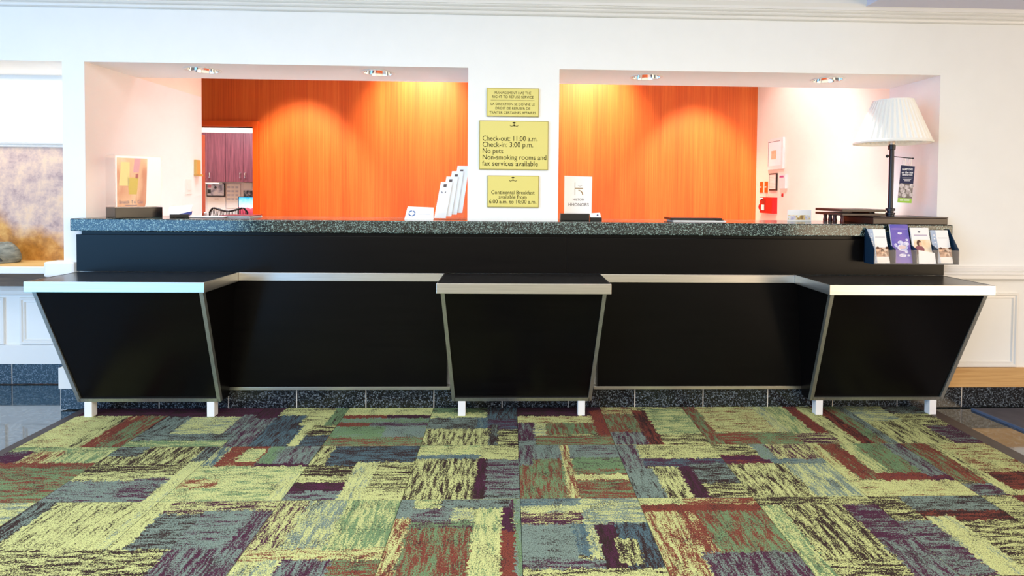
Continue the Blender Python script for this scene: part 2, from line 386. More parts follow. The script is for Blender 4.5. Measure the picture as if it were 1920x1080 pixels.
# framed wainscot panel mouldings
def frame_moulding(name, x0, x1, y, z0, z1, w=.035, d=.014):
    m = MB()
    def ring(a0, y0, a1, y1):
        o = [(x0+a0, y0, z0+a0), (x1-a0, y0, z0+a0), (x1-a0, y0, z1-a0), (x0+a0, y0, z1-a0)]
        i = [(x0+a1, y1, z0+a1), (x1-a1, y1, z0+a1), (x1-a1, y1, z1-a1), (x0+a1, y1, z1-a1)]
        m.add(o + i, [(k, (k+1) % 4, 4+(k+1) % 4, 4+k) for k in range(4)])
    ring(0, y, .002, y-d); ring(.002, y-d, w*.4, y-d); ring(w*.4, y-d, w*.55, y-d*.45); ring(w*.55, y-d*.45, w*.85, y-d*.6); ring(w*.85, y-d*.6, w, y)
    return struct(m.build(name, M['trim']))
frame_moulding('trim_4', 2.20, 3.105, W, .247, .708)
frame_moulding('trim_5', 3.22, 4.10, W, .247, .708)
# wood baseboards
struct(bx(2.60, 7, .004, W, .122, .244).build('baseboard_right', M['woodbase'], bevel=.002))
lb = MB(); lb.box(-2.70, -2.50, .0, W, .122, .246); lb.box(-2.70, -2.675, W, .44, .122, .246)
struct(lb.build('baseboard_left', M['trim'], bevel=.002))
struct(bx(-7, -2.675, .436, .456, .133, .258).build('baseboard_alcove', M['trim'], bevel=.002))
# granite skirting, tile by tile
def skirting(name, xsj, yf, yb, z0, z1):
    root = bpy.data.objects.new(name, None); COL.objects.link(root); root['kind'] = 'structure'
    g = bx(xsj[0], xsj[-1], yf + .0015, yb, z0, z1 - .001).build('grout_bed', M['grout'], root)
    for a0, a1 in zip(xsj, xsj[1:]):
        bx(a0 + .0028, a1 - .0028, yf, yb, z0, z1).build('tile', M['basegran'], root, bevel=.001, seg=1)
skirting('baseboard_granite_front', [-2.69, -2.53, -2.12, -1.715, -1.315, -0.905, -.50, -.09, .31, .716, 1.135, 1.535, 1.94, 2.345, 2.752, 3.16, 3.57, 3.98], 0.0, W, 0, .122)
skirting('baseboard_granite_alcove', [-4.57, -4.16, -3.757, -3.35, -2.94, -2.68], .44, .456, 0, .133)
# alcove: mural, moulding, rail, framed panels
ml = bx(-7, -2.676, .448, .456, .80, 1.573); o = ml.build('wall_mural', M['mural'], shift=(-3.2, .45, 1.2)); o.location = (-3.2, .45, 1.2); struct(o)
struct(MB().prism([(.456,1.572),(.440,1.572),(.436,1.580),(.444,1.586),(.430,1.592),(.426,1.602),(.456,1.604)], 'x', -7, -2.676).build('trim_6', M['trim']))
struct(MB().prism([(.456,.594),(.436,.594),(.432,.604),(.432,.622),(.446,.650),(.456,.652)], 'x', -7, -2.676).build('trim_7', M['trim']))
frame_moulding('trim_8', -3.30, -2.72, .456, .262, .575)
frame_moulding('trim_9', -4.05, -3.40, .456, .262, .575)

# ------------------------------------------------------------------ alcove ledge and bag
t = thing('wall_ledge', 'pale wood ledge with white edge below the stone-effect mural', 'ledge', (-3.9, .28, .78))
part(t, 'shelf_board', bx(-7, -2.677, .135, .447, .786, .824), M['ledge'], .002)
part(t, 'edge_band', bx(-7, -2.677, .118, .135, .784, .826), M['trim'], .003)
part(t, 'ledge_shade_board', bx(-7, -2.677, .425, .455, .655, .786), grain('ledge_shade_brown', srgb(.44,.33,.22), srgb(.54,.42,.29), (4,40,40), .5), .002)  # brown board stands in for the shadow under the ledge

bag = thing('canvas_bag', 'grey slouched cloth bag lying on the wood ledge', 'bag', (-3.335, .33, .826))
m = MB(); nu, nv = 24, 12; vs = []; fs = []
for j in range(nv + 1):
    tt = j/nv
    for i in range(nu):
        an = 2*PI*i/nu
        rx = .135*(1 - .55*tt**2.2) + .008*math.sin(3*an + 5*tt); ry = .075*(1 - .6*tt**2) + .006*math.sin(5*an + 3*tt)
        vs.append((rx*math.cos(an)*(1 if tt else .9), ry*math.sin(an), .125*math.sin(tt*PI/2)*(1 + .06*math.sin(2*an + 1))))
for j in range(nv):
    for i in range(nu): fs.append((j*nu+i, j*nu+(i+1) % nu, (j+1)*nu+(i+1) % nu, (j+1)*nu+i))
fs += [tuple(range(nu))[::-1], tuple(range(nv*nu, (nv+1)*nu))]
m.add(vs, fs); m.build('bag_body', grain('grey_canvas', srgb(.36,.38,.36), srgb(.58,.59,.55), (22,22,60), .9), bag, smooth=True)
for k in (-1, 1):
    MB().tube([(.10*k*.9, -.07, .015), (.05*k, -.075, .06), (.0, -.062, .098), (-.04*k, -.045, .121)], .006, 6).build('strap', M['mesh_black'], bag, smooth=True)

# ------------------------------------------------------------------ carpet tiles
PAL = {'Y': srgb(.82,.845,.58), 'G': srgb(.47,.59,.43), 'S': srgb(.51,.585,.55), 'B': srgb(.35,.45,.49), 'P': srgb(.33,.18,.27), 'K': srgb(.24,.18,.18), 'R': srgb(.52,.28,.235)}
ND = NormalDist(.5, .135)
# each patch: u0 v0 u1 v1 (hundredths, v from the counter towards the viewer), base, streak, share of streak, direction
TILES = {
 (-5,0): "0 0 100 22 KP50h 0 22 45 100 YR15h 45 22 60 100 YK25v 60 22 74 100 RY10v 74 22 100 100 GR40v",
 (-4,0): "0 0 100 25 KP50h 0 25 30 75 SK30v 30 25 85 70 YS28h 85 20 100 70 PS45v 0 70 100 86 SK30h 0 86 100 100 GY30h",
 (-3,0): "0 0 25 30 PK40v 25 0 60 30 YK20h 0 30 25 100 SP40v 25 22 65 100 KB45v 58 8 86 50 YK18h 65 50 75 100 YK5v 86 0 100 50 GK25v 75 50 100 75 KY35h 75 75 100 100 BK40h",
 (-2,0): "0 0 100 22 YG12h 0 22 50 31 RK10h 50 22 100 31 PK30h 0 31 100 43 GS35h 0 43 35 53 RG10h 35 43 100 53 SP45h 0 53 55 80 GS10h 55 53 100 80 SG10h 0 80 100 100 RG50h",
 (-1,0): "0 0 65 15 GK30h 0 15 65 30 YG25h 65 0 100 36 KB35v 0 30 55 60 KS45h 55 30 66 60 BS20v 66 36 100 62 PB35h 0 60 70 100 YK38v 70 50 79 100 KS30v 79 62 100 100 KY35h",
 (0,0): "0 0 100 26 KP40h 0 26 100 45 YR25h 0 45 18 90 PS25v 18 45 31 80 SY45h 31 45 86 75 RG42v 86 10 100 80 RP10v 0 90 20 100 SK20h 18 78 100 100 GR42h",
 (1,0): "0 0 45 20 RY40h 0 20 36 70 GR42v 0 70 36 100 SP42v 36 10 52 100 KR40v 52 5 100 75 YG40h 52 75 100 100 KY40h",
 (2,0): "0 0 16 100 GR45v 16 0 86 72 YR25h 86 0 100 72 SY50v 16 72 55 100 RG30h 55 72 100 100 GR30h",
 (3,0): "0 0 25 75 YG35v 25 0 40 90 RP15v 40 5 60 100 YK22v 60 0 75 100 RK35v 75 0 90 100 GR30v 90 0 100 100 SK30v 0 75 40 100 PY30h",
 (4,0): "0 0 50 42 YS40h 50 0 100 22 KS40h 50 22 100 60 YK38h 0 42 66 100 YK30v 66 55 100 100 PS25h",
 (-5,1): "0 0 100 9 GY30h 0 9 25 38 PS15h 25 9 56 32 RY40v 56 9 100 32 GY42v 0 32 100 41 RG15h 0 41 100 100 GR36h",
 (-4,1): "0 0 30 20 SK30h 0 20 86 36 KY38v 30 0 86 36 KY35v 0 36 86 52 KY28h 0 52 86 66 YK25h 0 66 55 100 SP22h 55 62 86 100 PS42h 86 30 100 100 YS10v 86 0 100 30 KS40v",
 (-3,1): "0 0 12 40 BY35v 12 0 50 40 RY8h 28 5 48 33 YG25h 50 0 65 36 GS20v 65 0 100 36 SP30v 50 36 100 41 PK15h 0 41 100 100 YG26h 0 64 32 80 YR45h 86 55 100 100 YS15v",
 (-2,1): "0 0 15 40 YK35v 15 0 100 40 KB42h 0 40 45 60 KY22h 0 60 45 71 YK30h 0 71 45 86 PK30h 0 86 45 100 SP35h 45 34 66 100 YS18v 66 34 100 86 KY45h 66 86 100 100 YK20h",
 (-1,1): "0 0 62 20 YG18h 62 0 100 30 YK22h 0 20 62 28 SB45h 0 28 60 100 YK42v 60 28 70 100 PK40v 70 30 100 92 PS46h 70 92 100 100 SK40h",
 (0,1): "0 0 18 42 SP42v 18 0 42 30 SP10v 0 42 13 100 RG40v 13 30 42 100 GR35v 42 0 51 100 RY46v 51 0 100 27 SP22h 51 27 100 50 GP18h 51 50 100 60 RG40h 51 60 100 69 YR12h 51 69 100 100 RG36h",
 (1,1): "0 0 20 50 SP35v 20 0 100 30 YK24h 20 30 100 46 PB42h 0 50 26 100 SK18v 26 46 50 100 YK38v 50 46 64 100 PK40v 64 40 100 76 SK46h 64 76 100 100 KY40h",
 (2,1): "0 0 40 24 KY40h 0 24 46 41 PR25h 40 0 55 32 SG15v 55 0 100 32 PY40v 46 32 100 41 SB30h 0 41 46 100 YK36v 46 41 56 100 KY35v 56 41 100 100 YS46v",
 (3,1): "0 0 12 72 YR20v 12 0 34 72 RG18v 34 0 50 60 YG25v 50 0 80 65 GR18v 34 60 80 74 RP20h 80 0 100 70 SP36v 80 66 100 74 PR20h 0 74 100 100 YR12h",
 (4,1): "0 0 15 75 GR46v 15 0 30 80 RG20v 30 0 42 100 YK25v 42 0 100 60 YR28h 42 60 100 90 KR48h 0 80 30 100 SP40h 42 90 100 100 YP25h",
 (-5,2): "0 0 100 40 YS36h 0 40 100 100 KY42h",
 (-4,2): "0 0 18 60 SK45v 18 0 90 62 YK20v 90 0 100 62 YS15v 0 62 100 100 KY44h",
 (-3,2): "0 0 12 70 YK15v 12 0 100 18 PY40h 12 18 45 62 KS45h 45 14 84 62 SP20h 84 14 100 62 SP45v 0 62 45 100 YK42h 45 62 100 100 SP44v",
 (-2,2): "0 0 24 64 PY48v 24 0 56 64 YS42v 56 0 100 64 YG44v 0 64 100 76 YR30h 0 76 30 100 YS25v 30 76 66 100 SP42v 66 76 100 100 GR46h",
 (-1,2): "0 0 12 26 SK10v 12 0 34 13 YG20h 34 0 90 13 SK30h 12 13 44 31 SP30h 44 13 62 31 SY46h 12 31 62 40 PG40h 12 40 62 100 GR45v 62 13 85 100 YG22v 85 13 94 44 PK15v 85 44 95 100 RP6v 95 0 100 100 SG45v 0 26 12 100 RY46v 90 0 95 13 PS40v",
 (0,2): "0 0 50 10 SB40h 0 10 50 20 YS20h 0 20 50 36 PY30h 50 0 100 36 YS46h 0 36 41 78 SK12h 41 36 50 74 BS30v 50 36 58 90 YS35v 58 36 74 90 KP40v 74 36 100 90 BK42v 70 55 86 84 YK35v 0 78 58 88 SP42h 0 88 100 100 YK32h",
 (1,2): "0 0 38 10 YG10h 38 0 100 20 RY30h 0 10 100 20 RK10h 0 20 30 100 YR40v 30 20 44 100 RY20v 44 20 100 72 GR38v 30 72 100 100 SP46v",
 (2,2): "0 0 100 12 YK40h 0 12 16 100 YG40v 16 12 70 82 YK44v 70 12 100 60 PS22h 70 60 100 100 PS40v 16 82 70 100 KY40h",
 (3,2): "0 0 26 36 KY30h 26 0 100 22 SK34h 26 22 100 36 KR30h 0 36 28 100 PS40h 28 30 52 100 YS12v 52 36 100 100 KY42h",
 (4,2): "0 0 30 40 YK30h 30 0 100 32 RP15h 0 40 100 100 YK40h 30 32 100 60 RG30h",
}
def carpet_tile_mesh(spec, x_w):
    tk = spec.split(); ps = []
    for i in range(0, len(tk), 5):
        u0, v0, u1, v1 = [int(q)/100 for q in tk[i:i+4]]; c = tk[i+4]
        ps.append((u0, v0, u1, v1, c[0], c[1], int(c[2:-1])/100, 1.0 if c[-1] == 'v' else 0.0, random.random()))
    g = .0012; L = .5; NV = 64; NU = 125
    X = lambda u: g + u*(x_w - 2*g); Yc = lambda v_: -g - v_*(L - 2*g)
    su, sv = random.random()*50, random.random()*50
    from mathutils import noise as mn
    verts = []; faces = []; own = []
    dflt = (0, 0, 1, 1, 'K', 'Y', .4, 0.0, .3)
    def owner(uc, vc):
        best = dflt
        for p in ps:
            if p[0] <= uc <= p[2] and p[1] <= vc <= p[3]: best = p
        return best
    for j in range(NV):
        vc = (j + .5)/NV; run = None; u_start = 0.0
        for i in range(NU + 1):
            if i < NU:
                uc = (i + .5)/NU
                pu = uc + .026*mn.noise((uc*9 + su, vc*34, 0)) + .026*mn.noise((uc*50, vc*80 + sv, 3))
                pv = vc + .026*mn.noise((uc*20, vc*9 + sv, 7)) + .024*mn.noise((uc*80 + su, vc*50, 9))
                o_ = owner(min(1, max(0, pu)), min(1, max(0, pv)))
            if i == NU or (run is not None and o_ is not run):
                b = len(verts); u_end = i/NU
                verts += [(X(u_start),Yc(j/NV),0), (X(u_end),Yc(j/NV),0), (X(u_end),Yc((j+1)/NV),0), (X(u_start),Yc((j+1)/NV),0)]
                faces.append((b+3, b+2, b+1, b)); own.append(run); u_start = u_end
            run = o_
    # skirt so that each tile has thickness
    b = len(verts); verts += [(X(0),Yc(0),-.006),(X(1),Yc(0),-.006),(X(1),Yc(1),-.006),(X(0),Yc(1),-.006)]
    verts += [(X(0),Yc(0),0),(X(1),Yc(0),0),(X(1),Yc(1),0),(X(0),Yc(1),0)]
    for k in range(4): faces.append((b+4+k, b+4+(k+1) % 4, b+(k+1) % 4, b+k)); own.append(own[0])
    me = bpy.data.meshes.new('carpet_tile'); me.from_pydata(verts, [], faces); me.update()
    A = me.attributes.new('col_a', 'FLOAT_COLOR', 'CORNER'); Bc = me.attributes.new('col_b', 'FLOAT_COLOR', 'CORNER'); Pc = me.attributes.new('patch', 'FLOAT_COLOR', 'CORNER')
    for f in me.polygons:
        p = own[f.index]; thr = ND.inv_cdf(min(.99, max(.01, 1 - (p[6]*1.12 + .04))))
        for li in f.loop_indices:
            A.data[li].color = PAL[p[4]]; Bc.data[li].color = PAL[p[5]]; Pc.data[li].color = (p[7], thr, p[8], 1)
    me.materials.append(M['carpet']); return me
carpet = thing('carpet', 'patchwork carpet of yellow, green, slate, rust and plum tiles before the counter', 'carpet', (0, 0, .006))
def col_edges(c): return (-2.51 if c == -5 else c*.5), (2.46 if c == 4 else (c+1)*.5)
proto = {}
for r in range(10):
    for c in range(-5, 5):
        x0, x1 = col_edges(c)
        if r < 3:
            me = carpet_tile_mesh(TILES[(c, r)], x1 - x0); proto[(c, r)] = me
        else:
            k = random.choice([q for q in proto if True])
            me = proto[k] if c not in (-5, 4) else carpet_tile_mesh(TILES[k], x1 - x0)
            if c not in (-5, 4) and k[0] in (-5, 4): me = carpet_tile_mesh(TILES[k], .5)
        o = bpy.data.objects.new('carpet_tile', me); COL.objects.link(o); o.parent = carpet
        o.location = (x0, -.5*r - .001, 0)
for nm, x0, x1, lb in (('edging_strip', -2.565, -2.511, 'vinyl edging strip along the carpet edge at the left'), ('edging_strip', 2.461, 2.545, 'vinyl edging strip along the carpet edge at the right')):
    o = bx(x0, x1, -5.0, -.002, -.006, .005).build(nm, M['strip'], bevel=.002); tag(o, lb, 'edging strip', 'carpet edging strips')
mt = thing('door_mat', 'grey door mat with a blue bound edge at the right of the carpet', 'mat', (3.4, -.62, -.006))
part(mt, 'mat_pile', MB().prism([(2.80,-.03),(3.9,-.03),(3.9,-1.5),(3.00,-1.5)], 'z', -.006, .006), M['mat_grey'])
part(mt, 'bound_edge', MB().prism([(2.788,-.03),(2.80,-.03),(3.00,-1.5),(2.988,-1.5)], 'z', -.006, .007), M['mat_blue'])

# ------------------------------------------------------------------ reception counter
t = thing('countertop_slab', 'long dark green granite countertop running under both windows', 'countertop', (0, .15, 1.056))
part(t, 'slab', bx(-2.585, 2.625, -.05, .375, 1.057, 1.131), M['granite'], .006)
t = thing('counter_front', 'black panelled counter front with brushed metal bands', 'counter', (0, -.01, .14))
part(t, 'reveal_strip', bx(-2.548, 2.575, -.012, W - .0015, 1.03, 1.057), M['black'])
part(t, 'upper_panel', bx(-2.566, .2855, -.03, W - .0015, .822, 1.037), M['black'], .002)
part(t, 'upper_panel', bx(.2868, 2.593, -.03, W - .0015, .822, 1.037), M['black'], .002)
part(t, 'metal_band', bx(-1.636, -.438, -.036, W - .0015, .772, .82), M['metal'], .0015)
part(t, 'metal_band', bx(.490, 1.668, -.036, W - .0015, .772, .82), M['metal'], .0015)
part(t, 'lower_panel', bx(-1.80, -.42, -.03, W - .0015, .143, .772), M['black'], .002)
part(t, 'lower_panel', bx(.48, 1.80, -.03, W - .0015, .143, .772), M['black'], .002)
part(t, 'metal_strip', bx(-1.80, -.40, -.0305, W - .0015, .1245, .143), M['metal'], .001)
part(t, 'metal_strip', bx(.46, 1.80, -.0305, W - .0015, .1245, .143), M['metal'], .001)

def desk(x0, x1, label):
    cx = (x0 + x1)/2; hw = (x1 - x0)/2
    d = thing('writing_desk', label, 'desk', (cx, -.2, 0), 0, 'slanted black desks at the counter')
    YT, YB, ZTP, ZB = -.375, -.125, .77, .093            # slanted front: top and bottom edge
    wt, wbm = hw - .020, hw - .058
    part(d, 'desk_top', bx(x0 + .004, x1 - .004, -.396, -.031, .774, .8205), M['desktop'], .001)
    part(d, 'front_band', bx(x0, x1, -.402, -.394, .768, .822), M['metal'], .0015)
    for s, nm in ((-1, 'side_band'), (1, 'side_band')):
        xa = x0 if s < 0 else x1 - .004
        part(d, nm, bx(xa, xa + .004, -.394, -.031, .768, .822), M['metal'], .001)
    yo = .02
    body = MB().hexa([(cx-wbm, YB+yo, ZB), (cx+wbm, YB+yo, ZB), (cx+wbm, -.031, ZB), (cx-wbm, -.031, ZB)],
                     [(cx-wt, YT+yo, ZTP), (cx+wt, YT+yo, ZTP), (cx+wt, -.031, ZTP), (cx-wt, -.031, ZTP)])
    part(d, 'side_panels', body, M['black'])
    tw = .020
    part(d, 'front_panel', MB().hexa([(cx-wbm+tw, YB, ZB+tw), (cx+wbm-tw, YB, ZB+tw), (cx+wbm-tw, YB+yo, ZB+tw), (cx-wbm+tw, YB+yo, ZB+tw)],
                                     [(cx-wt+tw, YT, ZTP), (cx+wt-tw, YT, ZTP), (cx+wt-tw, YT+yo, ZTP), (cx-wt+tw, YT+yo, ZTP)]), M['black'])
    q = .003
    for s in (-1, 1):
        part(d, 'edge_trim', MB().hexa(
            sorted([(cx+s*wbm, YB-q, ZB), (cx+s*(wbm-tw), YB-q, ZB)]) + sorted([(cx+s*wbm, YB+yo, ZB), (cx+s*(wbm-tw), YB+yo, ZB)], reverse=True),
            sorted([(cx+s*wt, YT-q, ZTP), (cx+s*(wt-tw), YT-q, ZTP)]) + sorted([(cx+s*wt, YT+yo, ZTP), (cx+s*(wt-tw), YT+yo, ZTP)], reverse=True)), M['metal_dark'])
    zz = ZB + tw; ff = tw/(ZTP - ZB); yz = YB + (YT - YB)*ff
    part(d, 'edge_trim', MB().hexa([(cx-wbm+tw*.5, YB-q, ZB), (cx+wbm-tw*.5, YB-q, ZB), (cx+wbm-tw*.5, YB+yo, ZB), (cx-wbm+tw*.5, YB+yo, ZB)],
                                   [(cx-wbm+tw*.5, yz-q, zz), (cx+wbm-tw*.5, yz-q, zz), (cx+wbm-tw*.5, yz+yo, zz), (cx-wbm+tw*.5, yz+yo, zz)]), M['metal_dark'])
    for s in (-1, 1):
        lx = cx + s*(hw - .115)
        part(d, 'leg', bx(lx - .021, lx + .021, -.128, -.086, .006, ZB), M['leg'], .002)
    return d
desk(-2.551, -1.637, 'black slanted writing desk at the left end of the counter')
desk(-.437, .489, 'black slanted writing desk in the middle of the counter')
desk(1.669, 2.586, 'black slanted writing desk at the right end, below the brochure rack')

# ------------------------------------------------------------------ brass notice plates on the pillar
def emblem(root, x, y, z, s):
    m = MB()
    m.prism([(x-.011*s, z+.008*s), (x+.011*s, z+.008*s), (x+.008*s, z+.011*s), (x+.003*s, z+.0135*s), (x-.003*s, z+.0135*s), (x-.008*s, z+.011*s)], 'y', y-.0006, y)
    m.box(x-.0016*s, x+.0016*s, y-.0006, y, z-.004*s, z+.009*s)
    m.prism([(x-.005*s, z-.004*s), (x, z-.010*s), (x+.005*s, z-.004*s), (x, z-.001*s)], 'y', y-.0006, y)
    for k in (-1, 1):
        pts = []
        for i in range(9):
            a = PI*(1.05 + .75*i/8); pts.append((x + k*(.013*s + .009*s*math.cos(a)*-1), z - .001*s + .009*s*math.sin(a)))
        poly = [(p[0], p[1]) for p in pts] + [(p[0], p[1] + .0028*s) for p in reversed(pts)]
        m.prism(poly, 'y', y-.0006, y)
    part(root, 'emblem', m, M['ink'])
def plate(label, x0, x1, z0, z1, lines, rule=None, emb=None):
    t = thing('notice_plate', label, 'sign', ((x0+x1)/2, W, z0), 0, 'brass notice plates on the pillar')
    part(t, 'border', bx(x0, x1, W-.010, W, z0, z1), M['brass_edge'], .001)
    part(t, 'face', bx(x0+.004, x1-.004, W-.0115, W-.009, z0+.004, z1-.004), M['brass'], .0006)
    y = W - .0117
    for (body, x, z, size, wd, al) in lines: text_obj('lettering', body, M['ink'], t, x, y, z, size, wd, al, root=t, bold=0.0)
    if rule: part(t, 'rule_line', bx(rule[0], rule[1], y-.0006, y, rule[2], rule[2]+.0014), M['ink'])
    if emb: emblem(t, emb[0], y, emb[1], emb[2])
    return t
plate('top brass plate about the right to refuse service', -.197, .115, 1.756, 1.926, [
    ('MANAGEMENT HAS THE', -.041, 1.890, .0215, .217, 'CENTER'), ('RIGHT TO REFUSE SERVICE', -.041, 1.8655, .0215, .247, 'CENTER'),
    ('LA DIRECTION SE DONNE LE', -.041, 1.823, .0205, .262, 'CENTER'), ('DROIT DE REFUSER DE', -.041, 1.798, .0205, .207, 'CENTER'),
    ('TRAITER CERTAINES AFFAIRES', -.041, 1.7725, .0205, .277, 'CENTER')], (-.172, .088, 1.852))
plate('large middle brass plate with check-out and check-in times', -.239, .174, 1.439, 1.731, [
    ('Check-out: 11:00 a.m.', -.221, 1.611, .043, .328, 'LEFT'), ('Check-in: 3:00 p.m.', -.221, 1.5745, .043, .302, 'LEFT'),
    ('No pets', -.221, 1.537, .043, .122, 'LEFT'), ('Non-smoking rooms and', -.221, 1.499, .043, .381, 'LEFT'),
    ('fax services available', -.221, 1.4615, .043, .333, 'LEFT')], None, (-.032, 1.708, 1.15))
plate('lower brass plate with the breakfast hours', -.189, .120, 1.213, 1.404, [
    ('Continental Breakfast', -.036, 1.292, .033, .259, 'CENTER'), ('available from', -.036, 1.265, .033, .167, 'CENTER'),
    ('6:00 a.m. to 10:00 a.m.', -.036, 1.237, .033, .282, 'CENTER')], None, (-.036, 1.381, 1.1))

# ------------------------------------------------------------------ recessed downlights
for (lx, ly), lb in zip(LIGHTS, ('recessed ceiling can light nearest the cream side wall', 'recessed ceiling can light left of the pillar', 'recessed ceiling can light right of the pillar', 'recessed ceiling can light nearest the pleated lamp')):
    t = thing('downlight', lb, 'ceiling light', (lx, ly, OPEN_Z), 0, 'recessed can lights in the soffit')
    MB().lathe([(.086, .002), (.102, .0005), (.104, -.004), (.098, -.006), (.086, -.003)], n=40, closed=True).build('trim_ring', M['trim'], t, smooth=True)
    MB().lathe([(.086, -.002), (.080, .04), (.070, .10), (.055, .15), (.0, .155)], n=40).build('reflector', M['chrome'], t, smooth=True)
    MB().lathe([(.0, .028), (.024, .030), (.034, .048), (.030, .085), (.018, .11), (.016, .15), (.0, .15)], n=24).build('bulb', glossy('frosted_bulb_glass', srgb(.42,.48,.46), .35), t, smooth=True)
    spot('downlight_beam', (lx, ly, OPEN_Z - .012), (lx, ly + .02, 0), 15, 96, .35, (1.0, .92, .80), .03)

# ------------------------------------------------------------------ table lamp and things at the right end of the counter
CT = 1.131
L = thing('table_lamp', 'table lamp with cream pleated shade on a dark pole', 'lamp', (2.302, .045, CT))
def cone_shade(r0, z0, r1, z1, pleats=40):
    m = MB(); vs = []; fs = []; n = pleats*4
    for z_, r in ((z0, r0), (z1, r1)):
        for i in range(n):
            k = (0, .0055, .0055, .0)[i % 4] * (r/.20)
            a = 2*PI*i/n; vs.append(((r + k)*math.cos(a), (r + k)*math.sin(a), z_))
    for i in range(n): fs.append((i, (i+1) % n, n + (i+1) % n, n + i))
    return m.add(vs, fs)
cone_shade(.203, .502, .106, .757).build('lamp_shade', M['shade'], L)
MB().lathe([(.201,.494),(.210,.494),(.212,.504),(.205,.512),(.201,.506)], n=64, closed=True).build('shade_rim', M['shade'], L, smooth=True)
MB().lathe([(.103,.752),(.110,.752),(.110,.760),(.103,.760)], n=64, closed=True).build('shade_rim', M['shade'], L, smooth=True)
MB().lathe([(.0,.0455),(.022,.0455),(.022,.056),(.026,.058),(.026,.068),(.018,.070),(.018,.078),(.026,.080),(.026,.094),(.0145,.098),(.0135,.455),(.020,.458),(.0205,.484),(.012,.486),(.012,.51),(.0,.51)], n=24).build('pole', glossy('dark_bronze', srgb(.12,.11,.15), .35), L, smooth=True)
MB().lathe([(.014,.486),(.018,.488),(.018,.515),(.014,.53)], n=20).build('socket', M['metal'], L, smooth=True)
MB().ellipsoid((0,0,.59), (.032,.032,.05)).build('bulb', glossy('warm_bulb_glass', srgb(.95,.92,.85), .3), L, smooth=True)
for k in range(3):
    a = 2*PI*k/3 + .5; MB().tube([(0,0,.735), (.104*math.cos(a), .104*math.sin(a), .757)], .0018, 6).build('shade_spider', M['metal'], L)
d = bpy.data.lights.new('lamp_bulb_light', 'POINT'); d.energy = 1.6; d.color = (1.0, .75, .45); d.shadow_soft_size = .04
o = bpy.data.objects.new('lamp_bulb_light', d); COL.objects.link(o); o.location = (2.302, .045, CT + .59)
# hanging tag
H = thing('hanging_sign', 'narrow navy breakfast sign with green foot hanging from the lamp pole', 'sign', (2.355, .045, 1.37))
MB().tube([(-.039,0,.176), (.01,0,.172), (.080,0,.166)], .0028, 8).build('hanger_rod', M['blackpl'], H)
MB().ellipsoid((.082,0,.166), (.006,.006,.005)).build('rod_knob', M['blackpl'], H, smooth=True)
MB().ellipsoid((-.0795,0,.178), (.010,.008,.010)).build('clamp_screw', M['blackpl'], H, smooth=True)
for x in (.026, .062):
    pts = [(x + .011*math.cos(q), -.001, .142 + .022*math.sin(q)) for q in [2*PI*i/16 for i in range(17)]]
    MB().tube(pts, .0011, 5).build('ring', M['metal'], H)
sg = bpy.data.objects.new('sign_card', None)
cardm = MB().hexa([(-.010,-.002,-.108),(.078,-.002,-.112),(.078,.001,-.112),(-.010,.001,-.108)], [(.006,-.002,.125),(.094,-.002,.118),(.094,.001,.118),(.006,.001,.125)])
card = cardm.build('sign_card', M['paper'], H)
def cardquad(nm, z0, z1, mat, y=-.0026):
    f = lambda z_: (-.010 + .016*(z_+.108)/.233)
    m = MB().hexa([(f(z0),y,z0-.0),(f(z0)+.088,y,z0-.004),(f(z0)+.088,-.002,z0-.004),(f(z0),-.002,z0)], [(f(z1),y,z1),(f(z1)+.088,y,z1-.005),(f(z1)+.088,-.002,z1-.005),(f(z1),-.002,z1)])
    ob = m.build(nm, mat, card); return ob
cardquad('navy_print', .012, .123, glossy('navy_print', srgb(.12,.15,.30), .5, .2))
cardquad('photo_print', -.078, .012, printed('apple_photo_dark', [(.3, srgb(.18,.17,.19)), (.7, srgb(.42,.40,.43))], (40,40,40), 1.0))
cardquad('green_print', -.107, -.078, glossy('lime_print', srgb(.55,.76,.16), .4))
for i, (x, z, r) in enumerate([(.012,-.004,.016),(.045,-.012,.015),(.076,-.004,.014),(.020,-.034,.015),(.056,-.040,.016),(.030,-.062,.015),(.074,-.060,.012),(.002,-.055,.010)]):
    MB().disc(x, z, r, r, -.0030).build('apple_print', printed('apple_photo_%d' % i, [(.3, srgb(.50,.47,.50)), (.7, srgb(.82,.79,.82))], (60,60,60), i), card)
WI = glossy('white_ink', srgb(.95,.95,.97), .5)
for bd, z, sz, wd in (("HAMPTON'S", .092, .017, .066), ('on the run', .073, .021, .070), ('BREAKFAST BAGS', .060, .010, .064)):
    text_obj('lettering', bd, WI, card, .047, -.0030, z, sz, wd, bold=.0003)
for z, x0, x1 in ((.044, .016, .080), (.034, .022, .072), (.026, .030, .066)):
    bx(x0, x1, -.0034, -.0026, z, z + .0028).build('text_line', WI, card)
for x0, x1 in ((.004, .026), (.032, .064)): bx(x0, x1, -.0034, -.0026, -.096, -.089).build('text_line', WI, card)

